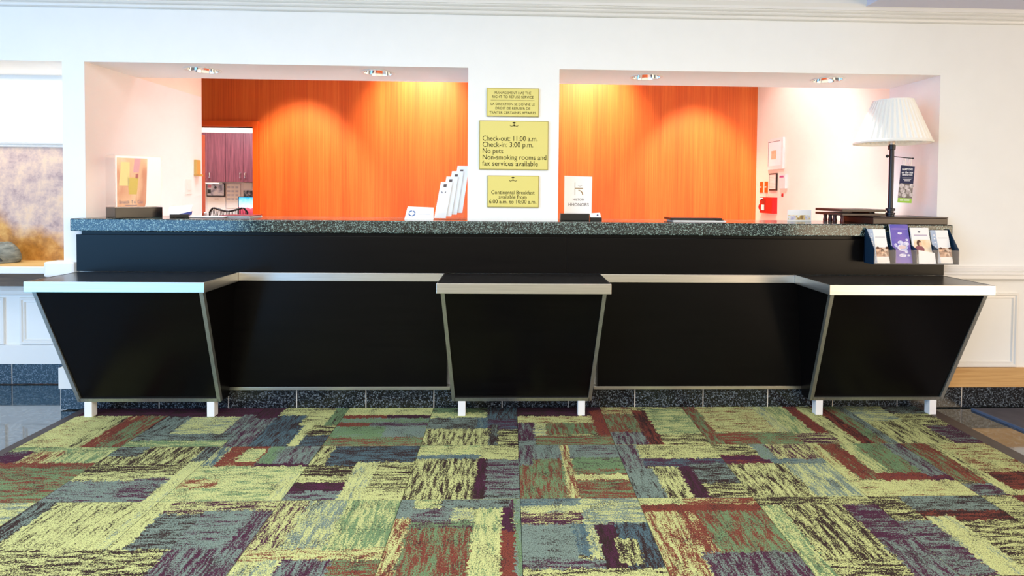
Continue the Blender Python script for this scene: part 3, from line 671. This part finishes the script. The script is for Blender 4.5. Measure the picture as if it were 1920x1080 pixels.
# two-tier riser, black case, brochure rack
t = thing('display_riser', 'low dark wood two-tier riser on turned legs beside the lamp', 'riser', (2.16, .19, CT))
for z0, z1 in ((.047, .062), (.071, .088)):
    part(t, 'tier_board', bx(1.992, 2.270, .035, .335, CT + z0, CT + z1), M['darkwood'], .003)
for x, y in ((2.035, .10), (2.035, .29)):
    part(t, 'leg', MB().lathe([(.0,0),(.012,0),(.014,.01),(.010,.03),(.013,.047),(.0,.047)], (x, y, CT), 16), M['redwood'], smooth=True)
for x, y in ((2.075, .30), (2.04, .19)):
    part(t, 'leg', MB().lathe([(.0,0),(.012,0),(.014,.01),(.010,.03),(.013,.047),(.0,.047)], (x, y, CT), 16), M['redwood'], smooth=True)
part(t, 'spacer', bx(2.22, 2.255, .12, .30, CT + .062, CT + .071), M['darkwood'])
t = thing('flat_case', 'flat black case lying at the right end of the countertop', 'case', (2.37, .12, CT))
part(t, 'case_body', bx(2.142, 2.604, -.035, .26, CT, CT + .038), M['darkwood'], .003)
part(t, 'case_lid', bx(2.140, 2.606, -.037, .262, CT + .0385, CT + .045), M['darkwood'], .002)

R0 = (2.08, 2.59); RY0, RY1 = -.145, -.053; RZ = .905
rk = thing('brochure_rack', 'four-pocket dark brochure rack with clear lip hung on the counter front', 'brochure rack', (2.335, -.05, RZ))
part(rk, 'back_panel', bx(R0[0], R0[1], RY1 - .006, RY1 + .002, RZ, 1.085), M['sheenpl'])
part(rk, 'bottom', bx(R0[0], R0[1], RY0, RY1, RZ - .004, RZ), M['sheenpl'])
pw = (R0[1] - R0[0])/4
for k in range(5):
    x = R0[0] + k*pw; x = min(max(x, R0[0] + .002), R0[1] - .002)
    zt = 1.105 if k in (0, 4) else 1.03
    prof = [(RY0, RZ), (RY1, RZ), (RY1, zt if k else 1.112), (RY1 - .012, zt), (RY0 + .004, .992), (RY0, .985)]
    part(rk, 'side_panel' if k in (0, 4) else 'divider', MB().prism(prof, 'x', x - .002, x + .002), M['sheenpl'])
part(rk, 'clear_lip', bx(R0[0] + .004, R0[1] - .004, RY0 - .002, RY0, RZ, .987), M['acrylic'])
rootx = [R0[0] + (k + .5)*pw for k in range(4)]
def leaflet(cx, label, zt, w=.105, dx=0.0):
    t = thing('brochure', label, 'brochure', (cx, -.095, RZ + .002), 0, 'brochures in the counter rack')
    b = MB().hexa([(-w/2, -.030, .0), (w/2, -.030, .0), (w/2, -.022, .0), (-w/2, -.022, .0)], [(-w/2+dx, .022, zt), (w/2+dx, .022, zt), (w/2+dx, .030, zt), (-w/2+dx, .030, zt)])
    c = b.build('cover', M['paper'], t)
    def pr(nm, mat, u0, u1, f0, f1, lift=.0006):
        P = lambda u, f, l: (-w/2 + u*w + dx*f, -.030 + .052*f - l, f*zt)
        m = MB().hexa([P(u0,f0,lift), P(u1,f0,lift), P(u1,f0,0), P(u0,f0,0)], [P(u0,f1,lift), P(u1,f1,lift), P(u1,f1,0), P(u0,f1,0)])
        return m.build(nm, mat, c)
    def blob(nm, mat, u, f, ru, rf, lift=.0012):
        vs = []
        for i in range(18):
            a = 2*PI*i/18; uu = u + ru*math.cos(a); ff = f + rf*math.sin(a)
            vs.append((-w/2 + uu*w + dx*ff, -.030 + .052*ff - lift, ff*zt))
        return MB().add(vs, [tuple(range(18))]).build(nm, mat, c)
    return t, c, pr, blob
INKG = glossy('grey_print', srgb(.62,.62,.66), .5); SKY = printed('pale_blue_print', [(.3, srgb(.60,.68,.80)), (.7, srgb(.74,.80,.89))], (20,20,60), 2)
PH = printed('people_photo', [(.30, srgb(.36,.24,.20)), (.48, srgb(.74,.56,.46)), (.62, srgb(.90,.80,.70)), (.75, srgb(.96,.93,.88))], (55,55,55), 3)
HAIR = glossy('brown_print', srgb(.36,.22,.16), .5); SKIN = glossy('skin_print', srgb(.93,.77,.64), .5)
for k, lb in ((0, 'white brochure with blue side strip, leftmost in the counter rack'), (3, 'white brochure with blue side strip, rightmost in the counter rack')):
    t, c, pr, blob = leaflet(rootx[k] - .006, lb, .197 if k == 0 else .193)
    pr('side_strip', SKY, .0, .28, .0, 1.0); pr('photo_print', PH, .29, 1.0, .19, .46)
    pr('title_line', INKG, .36, .92, .755, .770)
    for u, f in ((.42,.44),(.95,.44),(.66,.36)): blob('figure_print', HAIR, u, f, .09, .045); blob('figure_print', SKIN, u, f-.05, .06, .028, .0016)
    for i in range(6): blob('icon_print', WI, .15, .30 + i*.11, .05, .018)
    pr('caption_box', printed('caption_print', [(.3, srgb(.93,.90,.87)), (.7, srgb(.99,.97,.95))], (8,8,90), 4), .32, .98, .02, .17, .001)
t, c, pr, blob = leaflet(rootx[1], 'purple brochure with a white dog motif standing tallest in the counter rack', .226, .110)
pr('purple_print', printed('purple_print', [(.25, srgb(.22,.28,.72)), (.5, srgb(.42,.36,.74)), (.75, srgb(.55,.42,.76))], (6,6,14), 5), 0, 1, 0, 1)
pr('top_band', glossy('pink_print', srgb(.85,.72,.90), .5), .05, .95, .875, .888, .001)
for (u, f, ru, rf) in [(.55,.40,.30,.085),(.48,.53,.16,.05),(.78,.50,.15,.06),(.20,.46,.08,.05),(.52,.20,.20,.045),(.84,.20,.08,.03),(.74,.30,.09,.04),(.50,.77,.12,.03),(.85,.60,.08,.03)]:
    blob('flower_print', printed('lilac_white_%d' % int(u*100), [(.35, srgb(.72,.74,.92)), (.65, srgb(.97,.95,.99))], (90,90,90), u*9), u, f, ru, rf)
blob('dog_print', glossy('peach_print', srgb(.90,.80,.80), .5), .55, .41, .20, .05, .0018)
t, c, pr, blob = leaflet(rootx[2], 'white brochure picturing a seated woman in a plum top, in the counter rack', .207, .112)
pr('photo_print', printed('sunlit_room_photo', [(.3, srgb(.93,.80,.62)), (.6, srgb(.98,.93,.84)), (.8, srgb(.99,.98,.96))], (14,14,14), 6), .08, .98, .28, .66)
blob('logo_print', glossy('navy_mark', srgb(.25,.25,.36), .5), .45, .88, .07, .022)
pr('title_line', glossy('mauve_print', srgb(.72,.66,.76), .5), .14, .86, .775, .80)
blob('figure_print', HAIR, .36, .56, .13, .095); blob('figure_print', SKIN, .42, .535, .075, .06, .0016)
blob('figure_print', glossy('plum_print', srgb(.55,.30,.36), .5), .34, .38, .26, .115, .0014); blob('figure_print', SKIN, .52, .32, .16, .028, .0018)
pr('table_print', glossy('dark_table_print', srgb(.36,.30,.34), .5), .08, .98, .255, .29, .002)
t = thing('note_card', 'slanting white note card in the third pocket of the rack', 'card', (rootx[2] + .006, RY0 + .008, RZ + .001))
MB().hexa([(-.05,-.001,0),(.054,-.001,0),(.054,.001,0),(-.05,.001,0)], [(-.052,.003,.080),(.046,.003,.064),(.046,.005,.064),(-.052,.005,.080)]).build('card', M['paper'], t)

# ------------------------------------------------------------------ left end of the counter
t = thing('display_case', 'clear acrylic display case with a snack poster on a black base', 'display case', (-2.335, .125, CT), math.radians(50))
hw_, hd_ = .122, .085
bx(-hw_, hw_, -hd_, hd_, 0, .062).build('base', M['blackpl'], t, bevel=.002)
g = .003
for nm, bb in (('front_pane', (-hw_, hw_, -hd_, -hd_+g)), ('back_pane', (-hw_, hw_, hd_-g, hd_)), ('side_pane', (-hw_, -hw_+g, -hd_+g, hd_-g)), ('side_pane', (hw_-g, hw_, -hd_+g, hd_-g))):
    bx(*bb, .062, .372).build(nm, M['acrylic'], t)
bx(-hw_, hw_, -hd_, hd_, .372, .375).build('lid_pane', M['acrylic'], t)
ps = bx(-hw_+.006, hw_-.006, -hd_+.007, -hd_+.009, .066, .366).build('poster', M['paper'], t)
y = -hd_ + .0066
def pq(nm, mat, poly): MB().prism(poly, 'y', y - .0004, y).build(nm, mat, ps)
pq('poster_print', printed('peach_fabric_print', [(.3, srgb(.78,.45,.32)), (.5, srgb(.90,.68,.52)), (.7, srgb(.95,.82,.68))], (12,3,5), 7), [(-.110,.066),(.03,.066),(.06,.20),(.05,.355),(-.110,.355)])
y -= .0006
pq('glass_print', glossy('yellow_print', srgb(.80,.68,.18), .5), [(-.05,.14),(-.012,.14),(-.002,.24),(-.06,.24)])
pq('glass_print', glossy('pale_yellow_print', srgb(.90,.82,.52), .5), [(-.10,.19),(-.05,.19),(-.045,.33),(-.09,.33)])
pq('rose_print', glossy('rose_print', srgb(.66,.16,.22), .5), [(-.018,.235),(-.004,.235),(-.002,.262),(-.016,.262)])
pq('pink_print', glossy('pale_pink_print', srgb(.84,.56,.62), .5), [(-.03,.27),(.0,.27),(.01,.355),(-.02,.355)])
pq('white_print', M['paper'], [(.035,.066),(.114,.066),(.114,.36),(.045,.36)])
INKP = glossy('purple_ink', srgb(.34,.20,.42), .5)
text_obj('lettering', 'Snack To Go', INKP, ps, -.04, y - .0006, .086, .028, .12)
bx(-.07, -.01, y - .0006, y - .0002, .072, .076).build('text_line', INKP, ps)
bx(-hw_-.001, hw_+.001, -hd_-.001, -hd_+.002, .0, .0).build('front_edge', M['acrylic'], t) if False else None
t = thing('card_holder', 'small black card holder tilting a white card beside the acrylic case', 'card holder', (-2.05, .10, CT), math.radians(20))
bx(-.05, .05, -.02, .03, 0, .022).build('holder', M['blackpl'], t, bevel=.003)
MB().hexa([(-.062,-.012,.022),(.05,-.012,.022),(.05,-.010,.022),(-.062,-.010,.022)], [(-.055,.012,.066),(.066,.012,.078),(.066,.014,.078),(-.055,.014,.066)]).build('card', M['paper'], t)
MB().hexa([(.0,-.016,.010),(.064,-.016,.018),(.064,-.012,.018),(.0,-.012,.010)], [(.0,-.014,.024),(.068,-.014,.040),(.068,-.012,.040),(.0,-.012,.024)]).build('blue_tab', glossy('royal_blue', srgb(.16,.22,.52), .4), t)
MB().disc(.045, .066, .008, .006, .009).build('logo_print', glossy('navy_mark_b', srgb(.22,.24,.42), .5), t)
# papers
def sheets(label, cx, cy, wx, wy, n, rz, mat=None, dz=.0022, z0=CT):
    t = thing('paper_stack', label, 'papers', (cx, cy, z0), rz)
    for i in range(n):
        j = (random.random() - .5)*.02
        bx(-wx/2 + j, wx/2 + j, -wy/2 - j, wy/2 - j, i*dz, i*dz + dz*.8).build('sheet', mat[i % len(mat)] if mat else M['paper'], t)
    return t
RED = glossy('dark_red_folder', srgb(.52,.10,.12), .5)
sheets('loose white papers beside the card holder', -1.93, .20, .21, .15, 3, .25)
sheets('white papers with a dark red folder on top, nearest the door', -1.76, .26, .20, .14, 6, -.1, [M['paper'], M['paper'], M['paper'], M['paper'], RED, RED])

# ------------------------------------------------------------------ leaflet stand by the pillar, and small sign
t = thing('leaflet_stand', 'clear stepped acrylic stand holding white leaflets by the pillar', 'leaflet stand', (-.425, .14, CT))
bx(-.10, .10, -.05, .06, 0, .004).build('foot', M['acrylic'], t)
MB().prism([(-.095,.004),(.085,.004),(.098,.085),(.075,.09),(.070,.075),(.055,.06),(.040,.06),(.03,.05),(.0,.045),(-.07,.04)], 'y', -.012, -.009).build('front_pane', M['acrylic'], t)
MB().prism([(-.090,.004),(.085,.004),(.11,.33),(.06,.33),(-.04,.20)], 'y', .040, .043).build('back_pane', M['acrylic'], t)
MB().prism([(-.110,.004),(-.104,.004),(-.086,.13),(-.092,.13)], 'y', -.01, .040).build('side_pane', M['acrylic'], t)
GRY = glossy('dark_stamp_print', srgb(.36,.31,.31), .5)
sp_l = ('front leaflet', 'second leaflet', 'third leaflet', 'rear, tallest leaflet')
for k in range(4):
    x0 = -.522 + .033*k; zb = CT + .008 + .011*k; zt = CT + .233 + .034*k; y0 = .135 + .011*k; w_ = .072; lean = .040
    l = thing('leaflet', 'white leaflet with a dark square stamp, ' + sp_l[k] + ' in the stepped stand', 'leaflet', (x0, y0, zb), 0, 'leaflets in the stepped stand')
    hgt = zt - zb
    cv = MB().hexa([(0,0,0),(w_,0,0),(w_,.004,0),(0,.004,0)], [(lean,.004,hgt),(lean+w_,.004,hgt),(lean+w_,.008,hgt),(lean,.008,hgt)]).build('cover', M['paper'], l)
    f = .86; zz = hgt*f; ox = lean*f
    MB().prism([(ox+.022,zz),(ox+.040,zz),(ox+.043,zz+.018),(ox+.024,zz+.018)], 'y', .001, .0042).build('stamp_print', GRY, cv)
    if k == 0: MB().prism([(ox+.006,zz-.038),(ox+.020,zz-.038),(ox+.012,zz-.024)], 'y', .001, .0035).build('stamp_print', INKG, cv); MB().prism([(ox+.028,zz-.036),(ox+.036,zz-.036),(ox+.038,zz-.026)], 'y', .001, .0035).build('stamp_print', GRY, cv)
t = thing('tent_card', 'low white card with a blue round logo left of the leaflet stand', 'card', (-.615, .14, CT))
MB().hexa([(-.088,-.018,0),(.090,-.018,0),(.090,-.014,0),(-.088,-.014,0)], [(-.074,.016,.078),(.086,.016,.073),(.086,.019,.073),(-.074,.019,.078)]).build('card', M['paper'], t)
lg = MB()
for i in range(20):
    a0, a1 = 2*PI*i/20, 2*PI*(i+1)/20
    pt = lambda a_, r_: (-.044 + 1.25*r_*math.cos(a_), -.003 + .033*((.037 + r_*math.sin(a_)) - .037)/.078 - .0022, .037 + r_*math.sin(a_))
    if i % 5 != 4: lg.add([pt(a0,.012), pt(a0,.018), pt(a1,.018), pt(a1,.012)], [(0,1,2,3)])
lg.build('logo_print', glossy('blue_logo_print', srgb(.30,.44,.66), .5), t)
MB().hexa([(-.0,-.0062,.030),(.070,-.0062,.030),(.070,-.0058,.030),(.0,-.0058,.030)], [(-.0,-.0055,.032),(.070,-.0055,.032),(.070,-.005,.032),(.0,-.005,.032)]).build('text_line', INKG, t)

t = thing('loyalty_sign', 'white upright loyalty programme sign on a black base right of the pillar', 'sign', (.37, .14, CT))
bx(-.108, .072, -.03, .045, 0, .044).build('base', M['blackpl'], t, bevel=.003)
c = MB().hexa([(-.083,-.002,.044),(.088,-.002,.044),(.088,.002,.044),(-.083,.002,.044)], [(-.082,.012,.279),(.092,.012,.275),(.092,.016,.275),(-.082,.016,.279)]).build('card', M['paper'], t)
GOLD = glossy('gold_print', srgb(.58,.44,.14), .35); THIN = glossy('thin_grey_print', srgb(.50,.44,.44), .5)
yy = .0005
c2 = c
MB().hexa([(-.0175,.0040,.160),(-.0155,.0040,.160),(-.0155,.0052,.160),(-.0175,.0052,.160)], [(-.0175,.0086,.238),(-.0155,.0086,.238),(-.0155,.0098,.238),(-.0175,.0098,.238)]).build('logo_print', GOLD, c2)
MB().box(-.0175, .034, .0062, .0074, .199, .2035).build('logo_print', GOLD, c2)
pts = [(.005 + .030*math.sin(q), .160 + .031*math.cos(q)) for q in [PI/2*i/8 for i in range(9)]]
pin = [(.005 + .024*math.sin(q), .160 + .028*math.cos(q)) for q in [PI/2*i/8 for i in range(9)]]
MB().prism(pts + pin[::-1], 'y', .0040, .0052).build('logo_print', GOLD, c2)
pts = [(.016 + .016*math.sin(q), .226 - .012*math.cos(q)) for q in [-PI/3 + 2*PI/3*i/8 for i in range(9)]]
MB().prism(pts + [(p[0], p[1] + .0016) for p in pts[::-1]], 'y', .0074, .0086).build('logo_print', THIN, c2)
text_obj('lettering', 'HILTON', THIN, c2, .006, .0021, .124, .021, .070)
text_obj('lettering', 'HHONORS', THIN, c2, .006, .0001, .090, .028, .128)
t = thing('card_box', 'tiny black box with white cards beside the loyalty sign', 'card box', (.478, .12, CT))
bx(-.030, .040, -.02, .03, 0, .022).build('box', M['blackpl'], t, bevel=.002)
MB().hexa([(-.028,-.014,.020),(.036,-.014,.020),(.036,.012,.020),(-.028,.012,.020)], [(-.036,-.004,.046),(.030,-.004,.050),(.030,.014,.050),(-.036,.014,.046)]).build('cards', M['paper'], t)
MB().disc(.014, .036, .006, .005, -.0105).build('logo_print', glossy('navy_mark_c', srgb(.2,.22,.4), .5), t)
t = thing('writing_pad', 'slim black pad with white underlay lying on the countertop right of the pillar', 'pad', (1.12, .16, CT))
bx(-.15, .18, -.05, .10, 0, .006).build('underlay', M['paper'], t)
bx(-.165, .165, -.03, .12, .0065, .022).build('pad', M['blackpl'], t, bevel=.003)
bx(.12, .17, -.04, -.028, .006, .012).build('clip', M['blackpl'], t, bevel=.001)
t = thing('colour_postcard', 'small colourful postcard standing on the countertop left of the dark riser', 'postcard', (1.86, .27, CT))
bx(-.09, .07, -.001, .001, 0, .075).build('card', M['paper'], t)
bx(-.085, .062, -.0016, -.001, .008, .040).build('photo_print', printed('village_photo', [(.3, srgb(.55,.42,.25)), (.45, srgb(.88,.76,.45)), (.55, srgb(.93,.92,.90)), (.7, srgb(.72,.70,.85))], (45,45,45), 8), t)

# ------------------------------------------------------------------ things on the side walls of the back office
XL = -2.547
t = thing('wall_phone', 'yellowed slim handset holder on the cream left wall', 'wall device', (XL, 1.175, 1.41))
bx(0, .022, -.030, .030, .01, .125).build('body', glossy('aged_cream_plastic', srgb(.80,.66,.36), .4), t, bevel=.004)
bx(0, .040, -.032, .032, -.004, .012).build('cradle', glossy('aged_cream_plastic_b', srgb(.74,.58,.30), .4), t, bevel=.003)
t = thing('light_switch', 'white double light switch on the cream left wall', 'light switch', (XL, 1.062, 1.262))
bx(0, .007, -.040, .040, 0, .118).build('plate', M['trim'], t, bevel=.002)
bx(.007, .012, -.018, .018, .03, .088).build('rocker', M['trim'], t, bevel=.002)
XR = 2.578
def wallbox(name, label, cat, y0, y1, z0, z1, d, mat, group=None):
    t = thing(name, label, cat, (XR, (y0+y1)/2, z0), 0, group)
    bx(-d, 0, -(y1-y0)/2, (y1-y0)/2, 0, z1-z0).build('frame' if 'frame' in name else 'body', mat, t, bevel=min(.003, d*.3))
    return t
t = wallbox('picture_frame', 'white framed small print high on the right wall', 'picture', 1.93, 2.245, 1.55, 1.853, .022, M['trim'])
bx(-.0235, -.022, -.12, .135, .035, .27).build('mat_board', M['paper'], t)
bx(-.0240, -.0235, .135, .141, .035, .275).build('mat_shadow_line', M['darkwood'], t); bx(-.0240, -.0235, -.10, .141, .270, .275).build('mat_shadow_line', M['darkwood'], t)
bx(-.0245, -.0235, -.03, .07, .10, .185).build('print', printed('peach_print', [(.3, srgb(.86,.68,.52)), (.7, srgb(.94,.80,.66))], (20,20,20), 9), t)
t = wallbox('certificate_frame', 'black framed certificate below the white picture', 'certificate', 2.065, 2.221, 1.340, 1.512, .014, M['darkwood'])
bx(-.0155, -.014, -.064, .064, .014, .158).build('certificate', printed('certificate_print', [(.4, srgb(.93,.84,.80)), (.6, srgb(.97,.92,.90))], (6,6,90), 10), t)
for y0, lb in ((2.372, 'wood switch plate nearest the orange wall'), (2.266, 'wood switch plate beside the framed certificate')):
    t = wallbox('switch_plate', lb, 'switch plate', y0, y0 + .066, 1.32, 1.432, .008, M['rust_frame'], 'orange switch plates')
    bx(-.018, -.008, -.008, .008, .050, .062).build('toggle', M['trim'], t, bevel=.002)
t = wallbox('wall_dispenser', 'white plastic box with a magenta label on the right wall', 'wall device', 1.868, 1.985, 1.360, 1.495, .026, M['trim'])
bx(-.027, -.026, -.03, .05, .105, .122).build('label_print', glossy('magenta_print', srgb(.72,.30,.52), .5), t)
t = wallbox('fire_alarm_box', 'red fire alarm box low on the right wall', 'fire alarm', 2.062, 2.33, 1.112, 1.272, .055, M['red'])
bx(-.057, -.055, .0, .10, .02, .145).build('front_plate', glossy('dark_red_enamel', srgb(.62,.10,.10), .35), t, bevel=.0005)
bx(-.059, -.057, .03, .09, .03, .085).build('label_print', M['paper'], t)
bx(-.057, -.055, .06, .132, .135, .155).build('label_print', M['paper'], t)
MB().tube([(-.03, .02 + .03*math.cos(q), .178 + .018*math.sin(q)) for q in [2*PI*i/14 for i in range(15)]], .002, 5).build('wire_loop', M['metal'], t)
MB().ellipsoid((-.045, .150, .06), (.012,.02,.03)).build('bell', M['red'], t, smooth=True)
t = wallbox('pull_tag', 'tiny red tag on the right wall below the white box', 'tag', 1.945, 1.972, 1.280, 1.312, .008, M['red'])
bx(-.010, -.008, -.006, .006, .008, .022).build('label_print', glossy('dark_tag_print', srgb(.45,.05,.08), .5), t)

# ------------------------------------------------------------------ doorway and office beyond
fr = MB(); FY0, FY1 = 2.515, 2.66
fr.box(-2.712, -2.655, FY0, 2.66, 0, 2.007); fr.box(-3.76, -3.703, FY0, 2.66, 0, 2.007); fr.box(-3.703, -2.712, FY0, 2.66, 1.95, 2.007)
dr = fr.build('door_1', M['rust_frame'], bevel=.004); struct(dr)
lf = bx(-3.735, -3.695, 2.665, 3.45, .01, 1.945).build('door_leaf', M['rust_frame'], dr, bevel=.002)
MB().ellipsoid((-3.67, 3.38, 1.0), (.03,.03,.03)).build('knob', M['metal'], dr, smooth=True)
for i, x0 in enumerate((-4.735, -4.225)):
    t = thing('wall_cabinet', ('cherry wall cabinet at the left above the white pinboard', 'cherry wall cabinet at the right above the desk monitor')[i], 'cabinet', (x0 + .255, 5.16, 1.406), 0, 'cherry office wall cabinets')
    bx(-.254, .254, -.155, .165, 0, .72).build('body', M['cabinet'], t)
    for k in (0, 1):
        dd = bx(-.252 + .254*k, -.002 + .254*k, -.176, -.157, .002, .718).build('door', M['cabinet'], t, bevel=.002)
        hx = -.035 + .070*k
        MB().tube([(hx,-.176,.055),(hx,-.205,.06),(hx,-.205,.13),(hx,-.176,.135)], .008, 8).build('handle', M['chrome'], dd, smooth=True)
t = thing('under_cabinet_lamp', 'slim white lamp under the left wall cabinet', 'lamp', (-4.42, 5.05, 1.378))
bx(-.11, .09, -.05, .05, 0, .028).build('housing', M['trim'], t, bevel=.003)
bx(-.10, .08, -.045, .045, -.004, 0).build('diffuser', M['paper'], t)
struct(bx(-5.2, -3.2, 5.02, 5.33, 2.13, 2.22).build('trim_10', M['cream']))
dk = thing('office_desk', 'pale office desk against the far office wall', 'desk', (-4.2, 5.0, 0))
part(dk, 'desk_top', bx(-5.15, -3.2, 4.68, 5.325, .71, .74), M['ledge'], .003)
for x in (-5.1, -3.25): part(dk, 'end_panel', bx(x-.015, x+.015, 4.72, 5.32, 0, .71), M['ledge'])
t = thing('pinboard', 'dark framed pinboard with notes on the far office wall', 'pinboard', (-4.537, 5.325, 1.184))
bx(-.137, .137, -.02, 0, 0, .205).build('frame', M['blackpl'], t, bevel=.002)
bx(-.124, .124, -.022, -.02, .018, .192).build('board', printed('pinned_notes', [(.35, srgb(.52,.54,.66)), (.5, srgb(.78,.80,.88)), (.65, srgb(.90,.91,.95))], (16,16,16), 11), t)
bx(-.118, -.07, -.024, -.022, .05, .11).build('note', M['blackpl'], t); bx(-.115, -.065, -.024, -.022, .135, .18).build('note', glossy('pink_note', srgb(.85,.50,.58), .5), t)
MB().disc(.0, .14, .018, .02, -.0235).build('note', M['blackpl'], t)
t = thing('wall_notice', 'large plain white sheet below the pinboard', 'notice', (-4.53, 5.325, .985))
bx(-.135, .135, -.006, 0, 0, .19).build('sheet', M['paper'], t)
bx(-.03, .03, -.007, -.006, .16, .168).build('text_line', INKG, t)
t = thing('wall_calendar', 'white calendar sheet on the far office wall', 'calendar', (-4.28, 5.325, 1.01))
bx(-.104, .104, -.004, 0, 0, .372).build('sheet', M['paper'], t)
for r in range(4):
    for q in range(3): bx(-.09 + .062*q, -.045 + .062*q, -.005, -.004, .335 - .06*r - .03, .335 - .06*r).build('month_print', glossy('pale_month_print', srgb(.80,.82,.88), .5) if r == q == 0 else bpy.data.materials['pale_month_print'], t)
t = thing('photo_note', 'white note above a small photo pinned right of the calendar', 'note', (-4.05, 5.325, 1.20))
bx(-.07, .05, -.004, 0, .10, .20).build('sheet', M['paper'], t)
bx(-.075, .08, -.005, 0, -.01, .085).build('photo', printed('dark_teal_photo', [(.35, srgb(.10,.18,.24)), (.5, srgb(.35,.45,.55)), (.65, srgb(.80,.82,.86))], (24,24,24), 12), t)
t = thing('desk_monitor', 'computer monitor showing a blue sky over red hills', 'monitor', (-3.765, 4.95, .74))
bx(-.255, .255, -.02, .02, .10, .455).build('housing', M['blackpl'], t, bevel=.004)
bx(-.03, .03, -.005, .015, .01, .12).build('stand', M['blackpl'], t); bx(-.10, .10, -.07, .09, 0, .012).build('foot', M['blackpl'], t, bevel=.003)
a = NM('screen_image'); tc = a.new('ShaderNodeTexCoord'); sp = a.new('ShaderNodeSeparateXYZ'); a.link(tc.outputs['Object'], sp.inputs[0])
nz = a.noise(a.coords((22,1,22)), 1.0, 4); ma = a.new('ShaderNodeMath', operation='MULTIPLY_ADD'); ma.inputs[1].default_value = .10; a.link(nz, ma.inputs[0]); a.link(sp.outputs[2], ma.inputs[2])
rc = a.ramp(ma.outputs[0], [(.18, srgb(.16,.36,.78)), (.25, srgb(.62,.22,.32)), (.335, srgb(.86,.36,.42)), (.345, srgb(.80,.93,.98)), (.50, srgb(.05,.62,.85))])
a.link(rc, a.b.inputs['Base Color']); a.link(rc, a.b.inputs['Emission Color']); a.set(**{'Emission Strength': .5}, Roughness=.3)
bx(-.243, .243, -.0215, -.02, .115, .443).build('screen', a.m, t)

ch = thing('office_chair', 'black mesh-back office chair in the far office doorway', 'office chair', (-3.78, 4.15, 0))
pts = []
for i in range(25):
    u = -1 + 2*i/24; pts.append((.245*u, .02*(u*u), 1.02 + .022*math.cos(u*PI*1.15 + PI)*1.0 - .05*max(0, abs(u)-.82)/.18 + .01))
low = [(.20*(-1 + 2*i/24), .0, .62) for i in range(25)]
fr_ = [pts[0]] + pts + [pts[-1]]
MB().tube(low[:1] + [(-.245,.02,.80)] + pts + [(.245,.02,.80)] + low[-1:], .013, 8).build('back_frame', M['mesh_black'], ch, smooth=True)
MB().tube([low[0], low[12], low[-1]], .013, 8).build('back_frame', M['mesh_black'], ch, smooth=True)
for i in range(1, 24):
    MB().tube([pts[i], ((pts[i][0] + low[i][0])/2, .03, .82), low[i]], .0042, 5).build('back_slat', M['mesh_black'], ch)
bx(-.24, .24, -.47, -.02, .45, .51).build('seat', M['mesh_black'], ch, bevel=.025)
MB().tube([(0,-.24,.10),(0,-.24,.45)], .028, 12).build('gas_column', M['metal'], ch)
MB().tube([(0,-.20,.46),(0,.06,.50),(0,.02,.66)], .022, 8).build('back_post', M['mesh_black'], ch, smooth=True)
for k in range(5):
    a_ = 2*PI*k/5; ex, ey = .29*math.cos(a_), -.24 + .29*math.sin(a_)
    l_ = MB().tube([(0,-.24,.12),(ex,ey,.075)], [.024,.014], 8).build('base_leg', M['mesh_black'], ch)
    MB().ellipsoid((ex,ey,.027), (.027,.027,.034)).build('caster', M['mesh_black'], l_, smooth=True)
